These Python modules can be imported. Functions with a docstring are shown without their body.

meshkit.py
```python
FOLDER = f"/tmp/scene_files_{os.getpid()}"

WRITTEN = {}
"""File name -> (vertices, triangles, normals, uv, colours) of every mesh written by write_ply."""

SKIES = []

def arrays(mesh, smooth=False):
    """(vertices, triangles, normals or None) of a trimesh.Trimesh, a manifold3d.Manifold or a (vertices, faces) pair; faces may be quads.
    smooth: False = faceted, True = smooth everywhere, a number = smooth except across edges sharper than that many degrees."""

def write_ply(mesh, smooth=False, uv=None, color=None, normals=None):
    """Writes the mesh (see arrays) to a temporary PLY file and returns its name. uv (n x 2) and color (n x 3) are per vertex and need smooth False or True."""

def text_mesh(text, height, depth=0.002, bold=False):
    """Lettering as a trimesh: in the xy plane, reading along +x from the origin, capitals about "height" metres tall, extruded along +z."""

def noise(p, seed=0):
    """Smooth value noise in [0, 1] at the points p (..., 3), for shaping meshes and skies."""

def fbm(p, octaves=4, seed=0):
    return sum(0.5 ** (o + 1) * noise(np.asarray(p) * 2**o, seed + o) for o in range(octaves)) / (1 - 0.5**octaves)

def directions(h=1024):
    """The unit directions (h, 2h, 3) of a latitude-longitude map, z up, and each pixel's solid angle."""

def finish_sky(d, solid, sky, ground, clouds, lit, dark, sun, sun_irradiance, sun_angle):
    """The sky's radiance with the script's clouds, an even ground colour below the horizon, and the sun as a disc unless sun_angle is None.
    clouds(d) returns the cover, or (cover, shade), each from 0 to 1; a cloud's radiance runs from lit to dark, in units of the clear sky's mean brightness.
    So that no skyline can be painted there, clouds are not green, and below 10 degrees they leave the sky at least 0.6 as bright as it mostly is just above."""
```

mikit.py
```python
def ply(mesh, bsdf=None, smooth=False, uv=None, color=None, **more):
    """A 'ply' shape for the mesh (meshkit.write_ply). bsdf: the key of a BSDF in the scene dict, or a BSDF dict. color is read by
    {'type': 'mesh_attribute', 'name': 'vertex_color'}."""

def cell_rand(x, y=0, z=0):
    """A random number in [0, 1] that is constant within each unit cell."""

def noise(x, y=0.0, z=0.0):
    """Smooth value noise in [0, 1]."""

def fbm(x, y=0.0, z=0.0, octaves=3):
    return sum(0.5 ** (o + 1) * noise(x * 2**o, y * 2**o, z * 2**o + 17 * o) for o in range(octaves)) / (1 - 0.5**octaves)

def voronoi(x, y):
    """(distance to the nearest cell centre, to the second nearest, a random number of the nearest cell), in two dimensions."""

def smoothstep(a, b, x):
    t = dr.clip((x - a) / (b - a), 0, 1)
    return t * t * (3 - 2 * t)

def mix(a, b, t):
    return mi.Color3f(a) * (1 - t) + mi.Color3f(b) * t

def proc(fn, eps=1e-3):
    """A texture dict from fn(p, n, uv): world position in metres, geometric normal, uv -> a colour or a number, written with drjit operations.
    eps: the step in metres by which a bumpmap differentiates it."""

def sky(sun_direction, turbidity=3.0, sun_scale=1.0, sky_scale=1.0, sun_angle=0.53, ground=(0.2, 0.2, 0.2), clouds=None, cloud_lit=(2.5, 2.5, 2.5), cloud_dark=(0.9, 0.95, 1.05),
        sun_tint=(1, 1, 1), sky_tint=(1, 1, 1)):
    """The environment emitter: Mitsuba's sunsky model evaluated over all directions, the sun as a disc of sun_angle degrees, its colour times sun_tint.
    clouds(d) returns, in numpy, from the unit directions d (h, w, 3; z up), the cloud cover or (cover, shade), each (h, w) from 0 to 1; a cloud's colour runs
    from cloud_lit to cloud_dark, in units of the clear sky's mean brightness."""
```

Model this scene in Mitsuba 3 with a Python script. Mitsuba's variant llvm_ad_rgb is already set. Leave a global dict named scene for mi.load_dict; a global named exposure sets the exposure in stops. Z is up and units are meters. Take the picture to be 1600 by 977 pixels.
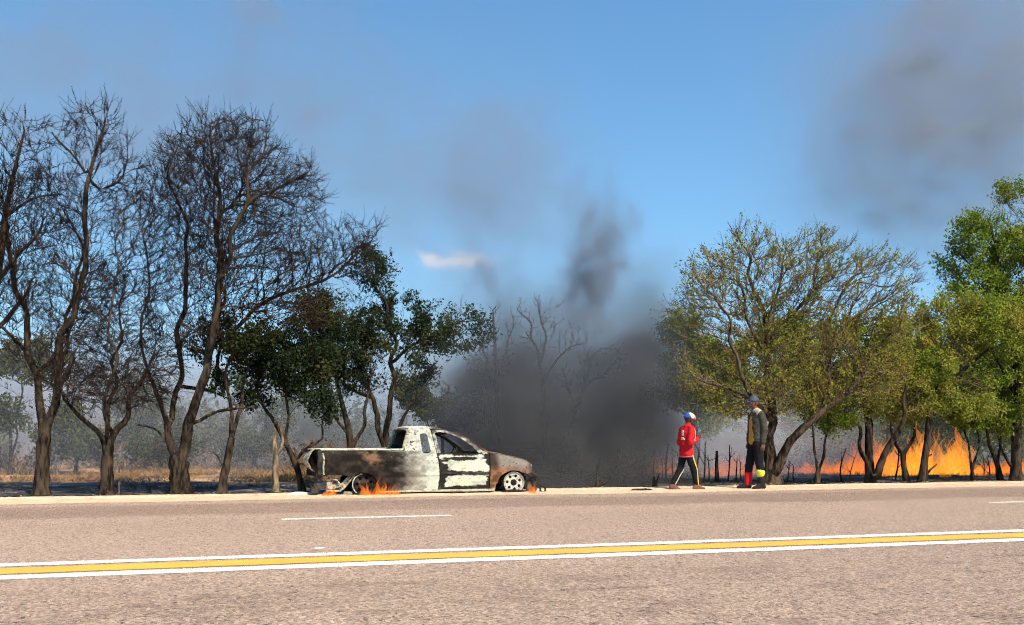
import math
import numpy as np, trimesh, mitsuba as mi, drjit as dr
import mikit, meshkit, manifold3d as m3
from mikit import noise, fbm, voronoi, cell_rand, smoothstep, mix
from scipy.spatial import cKDTree
from shapely.geometry import Polygon, Point, LineString, box as sbox
from shapely.ops import unary_union
import shapely

T = mi.ScalarTransform4f
scene, labels = {}, {}

# ---------------------------------------------------------------- camera, sky, sun, exposure
# metres, z up; X runs along the road (to the right and away), Y away from the camera across the road
HEAD = math.atan2(1600, 5133)                       # the camera looks this far right of square to the road
CS, SN = math.cos(HEAD), math.sin(HEAD)
FWD, RGT = np.array([SN, CS, 0.0]), np.array([CS, -SN, 0.0])
EYE = np.array([0, 0, 1.0])
scene['camera'] = {'type': 'perspective', 'fov_axis': 'x', 'fov': 2 * math.degrees(math.atan(0.5)), 'near_clip': 0.05, 'far_clip': 3000.0,
                   'principal_point_offset_x': 0.0, 'principal_point_offset_y': -0.198,
                   'to_world': T().look_at(origin=EYE.tolist(), target=(EYE + FWD).tolist(), up=[0, 0, 1])}
exposure = 2.05
SUN = 0.52 * RGT - 0.72 * FWD + np.array([0, 0, 0.95])


def small_cloud(d):
    """One thin strip of fair weather cloud low over the trees and a veil of thin old smoke high on the left."""
    az = np.degrees(np.arctan2(d @ RGT, d @ FWD)); el = np.degrees(np.arcsin(np.clip(d[..., 2], -1, 1)))
    n = meshkit.fbm(d * 55.0, 4, 3); n2 = meshkit.fbm(d * 6.0, 4, 8)
    strip = np.exp(-((az + 3.6 + 0.5 * (n2 - .5)) / 2.3) ** 4 - ((el - 9.75 + 0.02 * az) / 0.42) ** 2)
    cover = np.clip(strip * 3.4 * (n - 0.40), 0, 0.8)
    return cover, 0.0 * cover


scene['sky'] = mikit.sky(SUN.tolist(), turbidity=3.0, clouds=small_cloud, sky_scale=1.16, cloud_lit=(2.6, 2.35, 2.3), ground=(0.2, 0.17, 0.14), sky_tint=(0.74, 1.01, 1.07))


def P(u, v, D):
    """The point D metres ahead that lies this far right and up; only used to lay out places."""
    return EYE + FWD * D + RGT * ((u - 800) / 1600 * D) + np.array([0, 0, (682 - v) / 1600 * D])


def ground_at(u, v):
    D = 1600.0 / (v - 682)
    p = P(u, v, D); p[2] = 0
    return p, D


# ---------------------------------------------------------------- materials
def tex(fn, eps=1e-3): return mikit.proc(fn, eps)
def diffuse(key, fn):
    scene[key] = {'type': 'twosided', 'b': {'type': 'diffuse', 'reflectance': tex(fn) if callable(fn) else {'type': 'rgb', 'value': list(fn)}}}
def pbr(key, col, rough=0.6, metallic=0.0, bump=None, bscale=1.0, **kw):
    b = {'type': 'principled', 'base_color': tex(col) if callable(col) else {'type': 'rgb', 'value': list(col)},
         'roughness': tex(rough) if callable(rough) else rough, 'metallic': metallic, **kw}
    if bump: b = {'type': 'bumpmap', 'arbitrary': tex(bump, 2e-3), 'scale': bscale, 'b': b}
    scene[key] = {'type': 'twosided', 'b': b}


def bark_fn(dark, light, s=9.0):
    def fn(p, n, uv):
        g = fbm(p.x * s * 3, p.y * s * 3, p.z * s * 0.6, 4)
        h = noise(p.x * 2.1, p.y * 2.1, p.z * 1.3)
        return mix(dark, light, smoothstep(0.34, 0.72, g * 0.8 + h * 0.25))
    return fn
diffuse('bark_char', bark_fn((0.013, 0.011, 0.010), (0.085, 0.064, 0.048)))
diffuse('bark_brown', bark_fn((0.020, 0.015, 0.012), (0.125, 0.092, 0.066)))
diffuse('bark_pale', bark_fn((0.10, 0.075, 0.05), (0.42, 0.33, 0.23)))
diffuse('twig_black', bark_fn((0.012, 0.009, 0.008), (0.050, 0.037, 0.029), 5))
diffuse('twig_brown', bark_fn((0.09, 0.065, 0.038), (0.24, 0.175, 0.095), 5))
diffuse('twig_grey', bark_fn((0.09, 0.07, 0.06), (0.19, 0.15, 0.13), 5))


def leaf_fn(a, b, c):
    def fn(p, n, uv):
        r = cell_rand(p.x * 14, p.y * 14, p.z * 14)
        h = noise(p.x * 1.4, p.y * 1.4, p.z * 1.4)
        return mix(mix(a, b, r), c, smoothstep(0.5, 0.85, h))
    return fn
def leaf(key, a, b, c, trans=0.7):
    scene[key] = {'type': 'principledthin', 'base_color': tex(leaf_fn(a, b, c)), 'roughness': 0.55, 'diff_trans': trans, 'spec_trans': 0.0, 'eta': 1.3}
leaf('leaf_dark', (0.018, 0.028, 0.014), (0.050, 0.072, 0.032), (0.075, 0.085, 0.030), 0.5)
leaf('leaf_olive', (0.20, 0.22, 0.035), (0.33, 0.33, 0.06), (0.30, 0.25, 0.06))
leaf('leaf_green', (0.11, 0.18, 0.024), (0.23, 0.31, 0.042), (0.29, 0.32, 0.05))
leaf('leaf_lime', (0.19, 0.26, 0.035), (0.30, 0.36, 0.06), (0.33, 0.31, 0.07))
def far_leaf(key, a, b):
    scene[key] = {'type': 'principledthin', 'base_color': tex(lambda p, n, uv: mix(a, b, fbm(p.x * 0.8, p.y * 0.8, p.z * 0.8, 2))), 'roughness': 0.6, 'diff_trans': 0.7, 'spec_trans': 0.0, 'eta': 1.3}
far_leaf('leaf_dry', (0.10, 0.06, 0.03), (0.22, 0.125, 0.065))
far_leaf('leaf_dull', (0.055, 0.075, 0.022), (0.13, 0.135, 0.04))
far_leaf('leaf_far_green', (0.09, 0.15, 0.025), (0.19, 0.26, 0.045))


# ---------------------------------------------------------------- helpers for the scene dict
def numbered(name):
    taken = lambda k: k in labels or k in scene or any(x.startswith(k + '__') for x in scene)
    if not taken(name): return name
    i = 1
    while taken(f'{name}_{i:03d}'): i += 1
    return f'{name}_{i:03d}'
def thing(name, label, category, group=None, kind=None):
    k = numbered(name)
    labels[k] = {'label': label, 'category': category}
    if group: labels[k]['group'] = group
    if kind: labels[k]['kind'] = kind
    return k
def part(parent, name, mesh, bsdf, smooth=False, label=None, kind=None, **kw):
    k = numbered(f'{parent}__{name}')
    scene[k] = mikit.ply(mesh, bsdf, smooth, **kw)
    if label or kind:
        labels[k] = {}
        if label: labels[k]['label'] = label
        if kind: labels[k]['kind'] = kind
    return k
def single(name, mesh, bsdf, label, category, smooth=False, group=None, kind=None, **kw):
    k = thing(name, label, category, group, kind)
    scene[k] = mikit.ply(mesh, bsdf, smooth, **kw)
    return k
def structure(name, mesh, bsdf, label=None, smooth=False):
    k = numbered(name)
    scene[k] = mikit.ply(mesh, bsdf, smooth)
    labels[k] = {'kind': 'structure', 'label': label or name.replace('_', ' '), 'category': name.split('_')[-1]}
    return k
def grid_mesh(xs, ys, zf):
    X, Y = np.meshgrid(xs, ys)
    v = np.stack([X, Y, zf(X, Y)], -1).reshape(-1, 3)
    n = len(xs); i, j = np.meshgrid(np.arange(len(xs) - 1), np.arange(len(ys) - 1))
    a = (j * n + i).ravel()
    return trimesh.Trimesh(v, np.vstack([np.stack([a, a + 1, a + n + 1], 1), np.stack([a, a + n + 1, a + n], 1)]), process=False)


# ---------------------------------------------------------------- ground, verge and road
SHOULDER_Y, VERGE_Y = 16.75, 18.55
def wob(x, s, a, seed): return (meshkit.fbm(np.stack([np.asarray(x, float) * s, 0 * np.asarray(x, float), 0 * np.asarray(x, float)], -1), 3, seed) - 0.5) * 2 * a

def soil(p, n, uv):
    y = p.y + (fbm(p.x * 0.5, p.y * 0.5, 0.0, 3) - 0.5) * 3.0
    ash = mix((0.016, 0.016, 0.018), (0.065, 0.066, 0.072), smoothstep(0.35, 0.75, fbm(p.x * 3.5, p.y * 3.5, 3.0, 4)))
    ash = mix(ash, (0.20, 0.20, 0.21), smoothstep(0.68, 0.80, fbm(p.x * 5, p.y * 5, 9.0, 3)) * 0.7)
    straw = mix((0.20, 0.115, 0.05), (0.42, 0.26, 0.12), fbm(p.x * 5, p.y * 2, 5.0, 4))
    straw = mix(straw, (0.12, 0.085, 0.06), smoothstep(0.5, 0.7, fbm(p.x * 0.9, p.y * 0.9, 1.0, 3)))
    edge = smoothstep(22.5, 24.0, y) * (1 - smoothstep(0.5, 3.0, p.x + (fbm(p.y * 0.8, p.x * 0.3, 2.0, 2) - 0.5) * 4))
    return mix(ash, straw, edge)
pbr('soil', soil, 0.95, bump=lambda p, n, uv: fbm(p.x * 6, p.y * 6, 0.0, 3), bscale=0.05)
xs = np.unique(np.concatenate([np.linspace(-900, -40, 18), np.linspace(-40, 70, 221), np.linspace(70, 900, 18)]))
ys = np.unique(np.concatenate([np.linspace(-300, 12, 14), np.linspace(12, 18.4, 4), np.linspace(18.4, 40, 110), np.linspace(40, 900, 24)]))
def ground_z(X, Y):
    b = meshkit.fbm(np.stack([X * 0.7, Y * 0.7, 0 * X], -1), 4, 5) - 0.5
    near = np.clip((Y - VERGE_Y) / 0.6, 0, 1)
    return -0.03 + near * (0.02 + 0.16 * b)
structure('ground', grid_mesh(xs, ys, ground_z), 'soil', 'burnt black ground with dry straw coloured grass beyond the verge', True)
def gz(x, y): return float(ground_z(np.array([[x]]), np.array([[y]]))[0, 0])

def sand(p, n, uv):
    g = fbm(p.x * 9, p.y * 9, 0.0, 4); s = noise(p.x * 60, p.y * 60)
    c = mix((0.41, 0.315, 0.22), (0.58, 0.465, 0.34), smoothstep(0.3, 0.7, g))
    c = mix(c, (0.30, 0.225, 0.16), smoothstep(0.72, 0.86, s) * 0.6)
    return mix(c, (0.44, 0.30, 0.20), smoothstep(17.75, 16.9, p.y + (fbm(p.x * 0.8, p.y * 2, 4.0, 3) - 0.5) * 1.1) * 0.65)
pbr('sand', sand, 0.95, bump=lambda p, n, uv: fbm(p.x * 12, p.y * 12, 0.0, 3), bscale=0.02)
xs = np.concatenate([np.linspace(-400, -30, 10)[:-1], np.linspace(-30, 60, 361), np.linspace(60, 400, 10)[1:]])
rows = np.array([0, 0.08, 0.3, 0.6, 0.9, 1.0])
V = []
for r in rows:
    y = SHOULDER_Y - 0.25 + r * (VERGE_Y - SHOULDER_Y + 0.25) + (wob(xs, 0.9, 0.22, 4) + wob(xs, 5, 0.06, 6) if r == 1 else wob(xs, 0.6, 0.15, 7) if r == 0 else 0)
    z = {0: 0.0025, 1: -0.05}.get(r, 0.012 + 0.020 * (meshkit.fbm(np.stack([xs * 1.3, 0 * xs + r * 9, 0 * xs], -1), 3, 2)))
    V.append(np.stack([xs, y + 0 * xs, z + 0 * xs], 1))
n = len(xs); a = np.add.outer(np.arange(len(rows) - 1) * n, np.arange(n - 1)).ravel()
structure('sandy_shoulder', trimesh.Trimesh(np.vstack(V), np.vstack([np.stack([a, a + 1, a + n + 1], 1), np.stack([a, a + n + 1, a + n], 1)]), process=False), 'sand', 'pale sandy shoulder between the road and the burnt verge', True)

def asphalt(p, n, uv):
    fine = noise(p.x * 110, p.y * 110); mid = noise(p.x * 48 + 7, p.y * 48); big = fbm(p.x * 0.35, p.y * 0.9, 0.0, 4)
    c = mix((0.140, 0.101, 0.078), (0.355, 0.270, 0.212), smoothstep(0.15, 0.85, fine * 0.55 + mid * 0.45))
    chip = cell_rand(p.x * 55, p.y * 55)
    c = mix(c, mix((0.52, 0.41, 0.34), (0.33, 0.23, 0.175), cell_rand(p.x * 55, p.y * 55, 4)), smoothstep(0.80, 0.84, chip) * 0.75)
    pit = smoothstep(0.70, 0.86, noise(p.x * 30, p.y * 30, 5.0) * 0.6 + noise(p.x * 75, p.y * 75, 2.0) * 0.4)
    c = mix(c, (0.035, 0.028, 0.025), pit * 0.95)
    c = c * mi.Color3f(0.90 + 0.22 * big)
    yy = p.y + (fbm(p.x * 0.4, p.y * 1.3, 2.0, 3) - 0.5) * 0.8
    worn = smoothstep(13.4, 13.8, yy) * (1 - smoothstep(15.6, 16.1, yy))
    c = mix(c, c * mi.Color3f(0.74, 0.71, 0.71), worn)
    oil = smoothstep(0.50, 0.72, fbm(p.x * 3.2, p.y * 4.5, 7.0, 5)) * (1 - smoothstep(6.9, 7.3, p.y))
    tar = smoothstep(0.012, 0.004, dr.abs(p.y - 6.35 - 0.22 * (fbm(p.x * 1.1, 3.0, 0.0, 4) - 0.5) * 2)) * smoothstep(0.45, 0.6, noise(p.x * 0.55, 8.0))
    return mix(mix(c, c * mi.Color3f(0.80, 0.78, 0.78), oil), (0.05, 0.042, 0.038), tar * 0.6)
pbr('asphalt', asphalt, 0.85, bump=lambda p, n, uv: noise(p.x * 60, p.y * 60) + 0.6 * noise(p.x * 130, p.y * 130), bscale=0.004)
structure('road', trimesh.Trimesh([[-400, -8, 0], [400, -8, 0], [400, 17.0, 0], [-400, 17.0, 0]], [[0, 1, 2], [0, 2, 3]], process=False), 'asphalt', 'wide pinkish stone chip asphalt road')

def paint(base, dirt):
    def fn(p, n, uv):
        w = fbm(p.x * 22, p.y * 22, 1.0, 3); sp = noise(p.x * 70, p.y * 70)
        c = mix(base, mi.Color3f(base) * 0.86, noise(p.x * 3, p.y * 5))
        return mix(c, dirt, mi.Float(smoothstep(0.66, 0.80, w)) * 0.6 + smoothstep(0.84, 0.95, sp) * 0.4)
    return fn
pbr('paint_white', paint((0.80, 0.78, 0.73), (0.42, 0.34, 0.29)), 0.6)
pbr('paint_yellow', paint((0.70, 0.40, 0.055), (0.40, 0.28, 0.14)), 0.6)
def strip(x0, x1, y, w, seed, step=0.06, z=0.004):
    xs = np.arange(x0, x1 + 1e-6, step)
    lo = y - w / 2 + wob(xs, 6, 0.018, seed) + wob(xs, 0.5, 0.02, seed + 3)
    hi = y + w / 2 + wob(xs, 6, 0.018, seed + 1) + wob(xs, 0.5, 0.02, seed + 3)
    v = np.vstack([np.stack([xs, lo, xs * 0 + z], 1), np.stack([xs, hi, xs * 0 + z], 1)]); k = len(xs); i = np.arange(k - 1)
    return trimesh.Trimesh(v, np.vstack([np.stack([i, i + 1, i + k + 1], 1), np.stack([i, i + k + 1, i + k], 1)]), process=False)
k = thing('road_marking', 'double white and yellow line painted along the middle of the road', 'road marking')
part(k, 'white_line', strip(-40, 60, 7.97, 0.225, 11), 'paint_white', label='nearer white edge of the centre line')
part(k, 'yellow_line', strip(-40, 60, 8.35, 0.36, 21), 'paint_yellow', label='broad yellow middle of the centre line')
part(k, 'white_line', strip(-40, 60, 8.745, 0.20, 31), 'paint_white', label='farther white edge of the centre line')
single('lane_dash', strip(1.02, 3.16, 12.55, 0.15, 41), 'paint_white', 'thin worn white lane dash on the road in front of the burnt pickup', 'lane marking')
single('lane_dash', strip(11.45, 13.6, 12.55, 0.15, 44), 'paint_white', 'white lane dash at the right edge of the picture', 'lane marking')

# ---------------------------------------------------------------- trees
def tube_chain(pts, rad, sides, rng=None, rough=0.0):
    p = np.asarray(pts, float); t = np.gradient(p, axis=0); t /= np.linalg.norm(t, axis=1, keepdims=True) + 1e-9
    ref = np.where(np.abs(t[:, :1]) < 0.9, [[1.0, 0, 0]], [[0, 1.0, 0]]); a = np.cross(t, ref); a /= np.linalg.norm(a, axis=1, keepdims=True); b = np.cross(t, a)
    ang = np.arange(sides) * 2 * np.pi / sides
    r = np.asarray(rad)[:, None] * np.ones(sides)
    if rng is not None and rough: r = r * (1 + rng.normal(0, rough, r.shape))
    v = (p[:, None] + r[..., None] * (np.cos(ang)[None, :, None] * a[:, None] + np.sin(ang)[None, :, None] * b[:, None])).reshape(-1, 3)
    i, j = np.meshgrid(np.arange(len(p) - 1), np.arange(sides), indexing='ij')
    q = np.stack([i * sides + j, i * sides + (j + 1) % sides, (i + 1) * sides + (j + 1) % sides, (i + 1) * sides + j], -1).reshape(-1, 4)
    return v, np.vstack([q[:, [0, 1, 2]], q[:, [0, 2, 3]]])
def prisms(p0, p1, r0, r1, sides=3):
    """Many thin twig segments at once."""
    t = p1 - p0; t = t / (np.linalg.norm(t, axis=1, keepdims=True) + 1e-9)
    ref = np.where(np.abs(t[:, 2:]) < 0.9, [[0, 0, 1.0]], [[1.0, 0, 0]]); a = np.cross(t, ref); a /= np.linalg.norm(a, axis=1, keepdims=True) + 1e-9; b = np.cross(t, a)
    ang = np.arange(sides) * 2 * np.pi / sides + 0.4
    ring = np.cos(ang)[None, :, None] * a[:, None] + np.sin(ang)[None, :, None] * b[:, None]
    v = np.concatenate([p0[:, None] + ring * r0[:, None, None], p1[:, None] + ring * r1[:, None, None]], 1).reshape(-1, 3)
    j = np.arange(sides); f = np.vstack([np.stack([j, (j + 1) % sides, (j + 1) % sides + sides], 1), np.stack([j, (j + 1) % sides + sides, j + sides], 1)])
    return v, (np.arange(len(p0)) * 2 * sides)[:, None, None] + f[None]
def join(parts):
    vs, fs, at = [], [], 0
    for v, f in parts:
        f = np.asarray(f).reshape(-1, 3)
        if len(f): vs.append(v); fs.append(f + at); at += len(v)
    return trimesh.Trimesh(np.vstack(vs), np.vstack(fs), process=False)
def unit(v): return v / (np.linalg.norm(v, axis=-1, keepdims=True) + 1e-9)
def resample(pts, step):
    p = np.asarray(pts, float)
    if len(p) > 2:                                  # Catmull-Rom
        e = np.vstack([2 * p[0] - p[1], p, 2 * p[-1] - p[-2]]); out = []
        for i in range(1, len(e) - 2):
            n = max(2, int(np.ceil(np.linalg.norm((e[i + 1] - e[i])[:3]) / step))); s = np.linspace(0, 1, n, endpoint=False)[:, None]
            a, b, c, d = e[i - 1], e[i], e[i + 1], e[i + 2]
            out.append(0.5 * (2 * b + (c - a) * s + (2 * a - 5 * b + 4 * c - d) * s ** 2 + (3 * b - a - 3 * c + d) * s ** 3))
        return np.vstack(out + [p[-1:]])
    n = max(2, int(np.ceil(np.linalg.norm((p[1] - p[0])[:3]) / step)) + 1)
    return p[0] + (p[1] - p[0]) * np.linspace(0, 1, n)[:, None]

def leaves(rng, pts, n, size, spread, flat=0.0):
    if n == 0: return np.zeros((0, 3)), np.zeros((0, 3), int)
    c = pts[rng.integers(0, len(pts), n)] + rng.normal(0, spread, (n, 3))
    d = unit(rng.normal(0, 1, (n, 3)) + np.array([0, 0, -0.2])); e = unit(np.cross(d, rng.normal(0, 1, (n, 3)) + np.array([0, 0, flat])))
    s = size * rng.uniform(0.6, 1.4, (n, 1))
    v = np.stack([c - d * s * 0.6, c + e * s * 0.33, c + d * s * 0.7, c - e * s * 0.33], 1).reshape(-1, 3)
    i = np.arange(n)[:, None] * 4
    return v, np.vstack([i + [0, 1, 2], i + [0, 2, 3]])

def tree(name, label, base, limbs, blobs, seed, n_attr=1500, step=0.15, kill=0.24, infl=1.6, tip=0.0045, twigs=2, twig_len=0.28, twig_up=0.35,
         droop=0.0, bark='bark_brown', twig='twig_brown', leaf_mat=None, n_leaf=0, leaf_size=0.05, leaf_spread=0.07, D=None, category='tree', group=None,
         expo=2.25, jitter=0.3, depth=0.75, shell=0.55, twig_r=0.0045, leaf_low=0.0, persist=0.55, fan=0.30, focus=None, twig_spread=0.36, gaps=0.4):
    """limbs: lists of (right, down, radius) read against a 1600 wide view from the road, at the tree's own distance, plus an optional offset in depth in metres;
    blobs: the crown's ellipsoids the same way. The crown grows into the blobs by space colonisation."""
    rng = np.random.default_rng(seed)
    if D is None: p0, D = ground_at(*base)
    k = D / 1600.0
    def W(u, v, dd=0.0): return P(u, v, D) + FWD * dd
    pos, par, rg, limb_id = [], [], [], []
    for li, l in enumerate(limbs):
        q = np.array([[*W(x[0], x[1], x[3] if len(x) > 3 else 0.0), x[2] * k] for x in l])
        q = resample(q, step)
        if li:
            dist = np.linalg.norm(np.array(pos) - q[0, :3], axis=1); prev = int(dist.argmin())
            q = q[1:]
        else: prev = -1
        ph = rng.uniform(0, 9, 3)
        for i, x in enumerate(q):
            w = (meshkit.noise(np.array([x[2] * 2.6 + ph[0], ph[1], i * 0.0]), seed) - 0.5) * 0.22
            off = (RGT * w + FWD * (meshkit.noise(np.array([x[2] * 1.4, ph[2], 0.0]), seed + 1) - 0.5) * 0.24) * min(1.0, i * step / 0.6) if li else 0
            pos.append(x[:3] + off); par.append(prev); rg.append(x[3] * (0.86 if li else 1.0)); prev = len(pos) - 1
            limb_id.append(li)
    n_guide = len(pos)
    # attraction points
    vol = np.array([b[2] * b[3] * (b[4] if len(b) > 4 else 1.0) for b in blobs], float); cnt = rng.multinomial(n_attr, vol / vol.sum())
    at = []
    for b, c in zip(blobs, cnt):
        d = unit(rng.normal(0, 1, (c, 3))); r = rng.uniform(0, 1, (c, 1)) ** (1 / 3.0 * shell + 1e-6)
        d = d * r; dd = b[5] if len(b) > 5 else 0.0
        at.append(W(b[0], b[1], dd) + RGT * d[:, :1] * b[2] * k + np.array([0, 0, 1.0]) * d[:, 1:2] * b[3] * k + FWD * d[:, 2:] * b[2] * k * depth)
    at = np.vstack(at); at = at[at[:, 2] > 0.35]
    pos = np.array(pos); par = list(par); rg = list(rg)
    alive = np.ones(len(at), bool)
    foc = W(*focus) if focus else pos[0] + np.array([0, 0, 0.28 * (at[:, 2].max() - pos[0, 2])])
    tr = cKDTree(pos); dist, near = tr.query(at)
    for it in range(90):
        act = alive & (dist < (infl if it > 3 else infl * 2.5))
        if not act.any(): break
        idx = np.nonzero(act)[0]
        dirs = np.zeros((len(pos), 3)); np.add.at(dirs, near[idx], unit(at[idx] - pos[near[idx]]))
        src = np.unique(near[idx]); pp = np.asarray(par)[src]; back = np.where((pp >= 0)[:, None], pos[src] - pos[np.maximum(pp, 0)], [[0, 0, 1.0]])
        d = unit(dirs[src]) + persist * unit(back) + fan * unit(pos[src] - foc) + rng.normal(0, jitter, (len(src), 3)) * 0.6; d[:, 2] += 0.05
        new = pos[src] + unit(d) * step
        base_i = len(pos); pos = np.vstack([pos, new]); par.extend(src.tolist()); rg.extend([0.0] * len(src))
        t2 = cKDTree(new); d2, n2 = t2.query(at)
        closer = d2 < dist; dist = np.where(closer, d2, dist); near = np.where(closer, n2 + base_i, near)
        alive &= dist > kill
        if len(pos) > 30000: break
    par = np.array(par); rg = np.array(rg); N = len(pos)
    kids = [[] for _ in range(N)]
    for i in range(N):
        if par[i] >= 0: kids[par[i]].append(i)
    acc = np.zeros(N)
    for i in range(N - 1, -1, -1):
        acc[i] = max(acc[i], tip ** expo)
        if rg[i] > 0: acc[i] = max(acc[i], rg[i] ** expo * 0.98) if i < n_guide else acc[i]
        if par[i] >= 0: acc[par[i]] += acc[i]
    r = acc ** (1 / expo); r = np.where(rg > 0, np.minimum(np.maximum(rg, 0.004), r), np.minimum(r, 0.05))
    # grown branches never thicker than what carries them
    for i in range(n_guide, N): r[i] = min(r[i], max(r[par[i]], tip))
    r = np.maximum(r, tip)
    thick, thin = [], []
    started = np.zeros(N, bool)
    for i in range(N):
        if started[i]: continue
        c = [par[i]] if par[i] >= 0 else []
        j = i
        while True:
            c.append(j); started[j] = True
            ks = [x for x in kids[j] if not started[x]]
            if not ks: break
            j = max(ks, key=lambda x: r[x])
        if len(c) < 2: continue
        c = np.array(c); rad = r[c].copy(); rad[0] = min(rad[0], rad[1] * 1.15) if par[i] >= 0 else rad[0]
        if rad.max() > 0.014:
            cut = len(c) if rad[-1] > 0.012 else max(2, int(np.argmax(rad < 0.012)) + 1)
            if par[c[0]] < 0 and par[i] < 0: rad[0] *= 1.45; rad[1] *= 1.12
            thick.append(tube_chain(pos[c[:cut]], rad[:cut], 12 if rad.max() > 0.08 else 8 if rad.max() > 0.03 else 6, rng, 0.07))
            c, rad = c[cut - 1:], rad[cut - 1:]
        if len(c) > 1: thin.append(prisms(pos[c[:-1]], pos[c[1:]], rad[:-1], rad[1:], 4 if rad[0] > 0.009 else 3))
    # twigs
    cand = np.nonzero((r < 0.012) & (np.arange(N) >= min(n_guide, N - 1)))[0]
    tips = pos[cand] if len(cand) else pos[-20:]
    if twigs and len(cand):
        src = np.repeat(cand, rng.poisson(twigs, len(cand))); m = len(src)
        d = unit(unit(pos[src] - pos[np.maximum(par[src], 0)]) * 0.8 + 0.35 * unit(pos[src] - foc) + rng.normal(0, twig_spread, (m, 3)) + np.array([0, 0, twig_up]))
        L = twig_len * rng.uniform(0.35, 1.25, (m, 1)); a = pos[src]; b = a + d * L * 0.55
        d2 = unit(d + rng.normal(0, 0.25, (m, 3)) + np.array([0, 0, twig_up * 0.5 - droop])); c = b + d2 * L * 0.6
        rr = np.full(m, twig_r) * rng.uniform(0.7, 1.2, m)
        thin += [prisms(a, b, rr, rr * 0.8), prisms(b, c, rr * 0.8, rr * 0.45)]
        side = rng.random(m) < 0.6; d3 = unit(d2 + rng.normal(0, 0.7, (m, 3)) - np.array([0, 0, droop * 0.5])); e = b + d3 * L * 0.5
        thin.append(prisms(b[side], e[side], rr[side] * 0.7, rr[side] * 0.45))
        tips = np.vstack([b, c, e[side]])
    key = thing(name, label, category, group)
    part(key, 'trunk', join(thick), bark, True)
    if thin: part(key, 'twigs', join(thin), twig, kind='stuff')
    if n_leaf:
        if leaf_low:                                # leaves thin out towards the top, as the tree is only half in leaf
            z = tips[:, 2]; keep = rng.random(len(tips)) < np.clip(1.15 - leaf_low * (z - z.min()) / (np.ptp(z) + 1e-6), 0.08, 1); tips = tips[keep]
        clump = meshkit.fbm(tips * 1.3, 2, seed); tips = tips[clump > np.quantile(clump, gaps)]
        part(key, 'foliage', join([leaves(rng, tips, n_leaf, leaf_size, leaf_spread)]), leaf_mat, kind='stuff')
    return key

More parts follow.
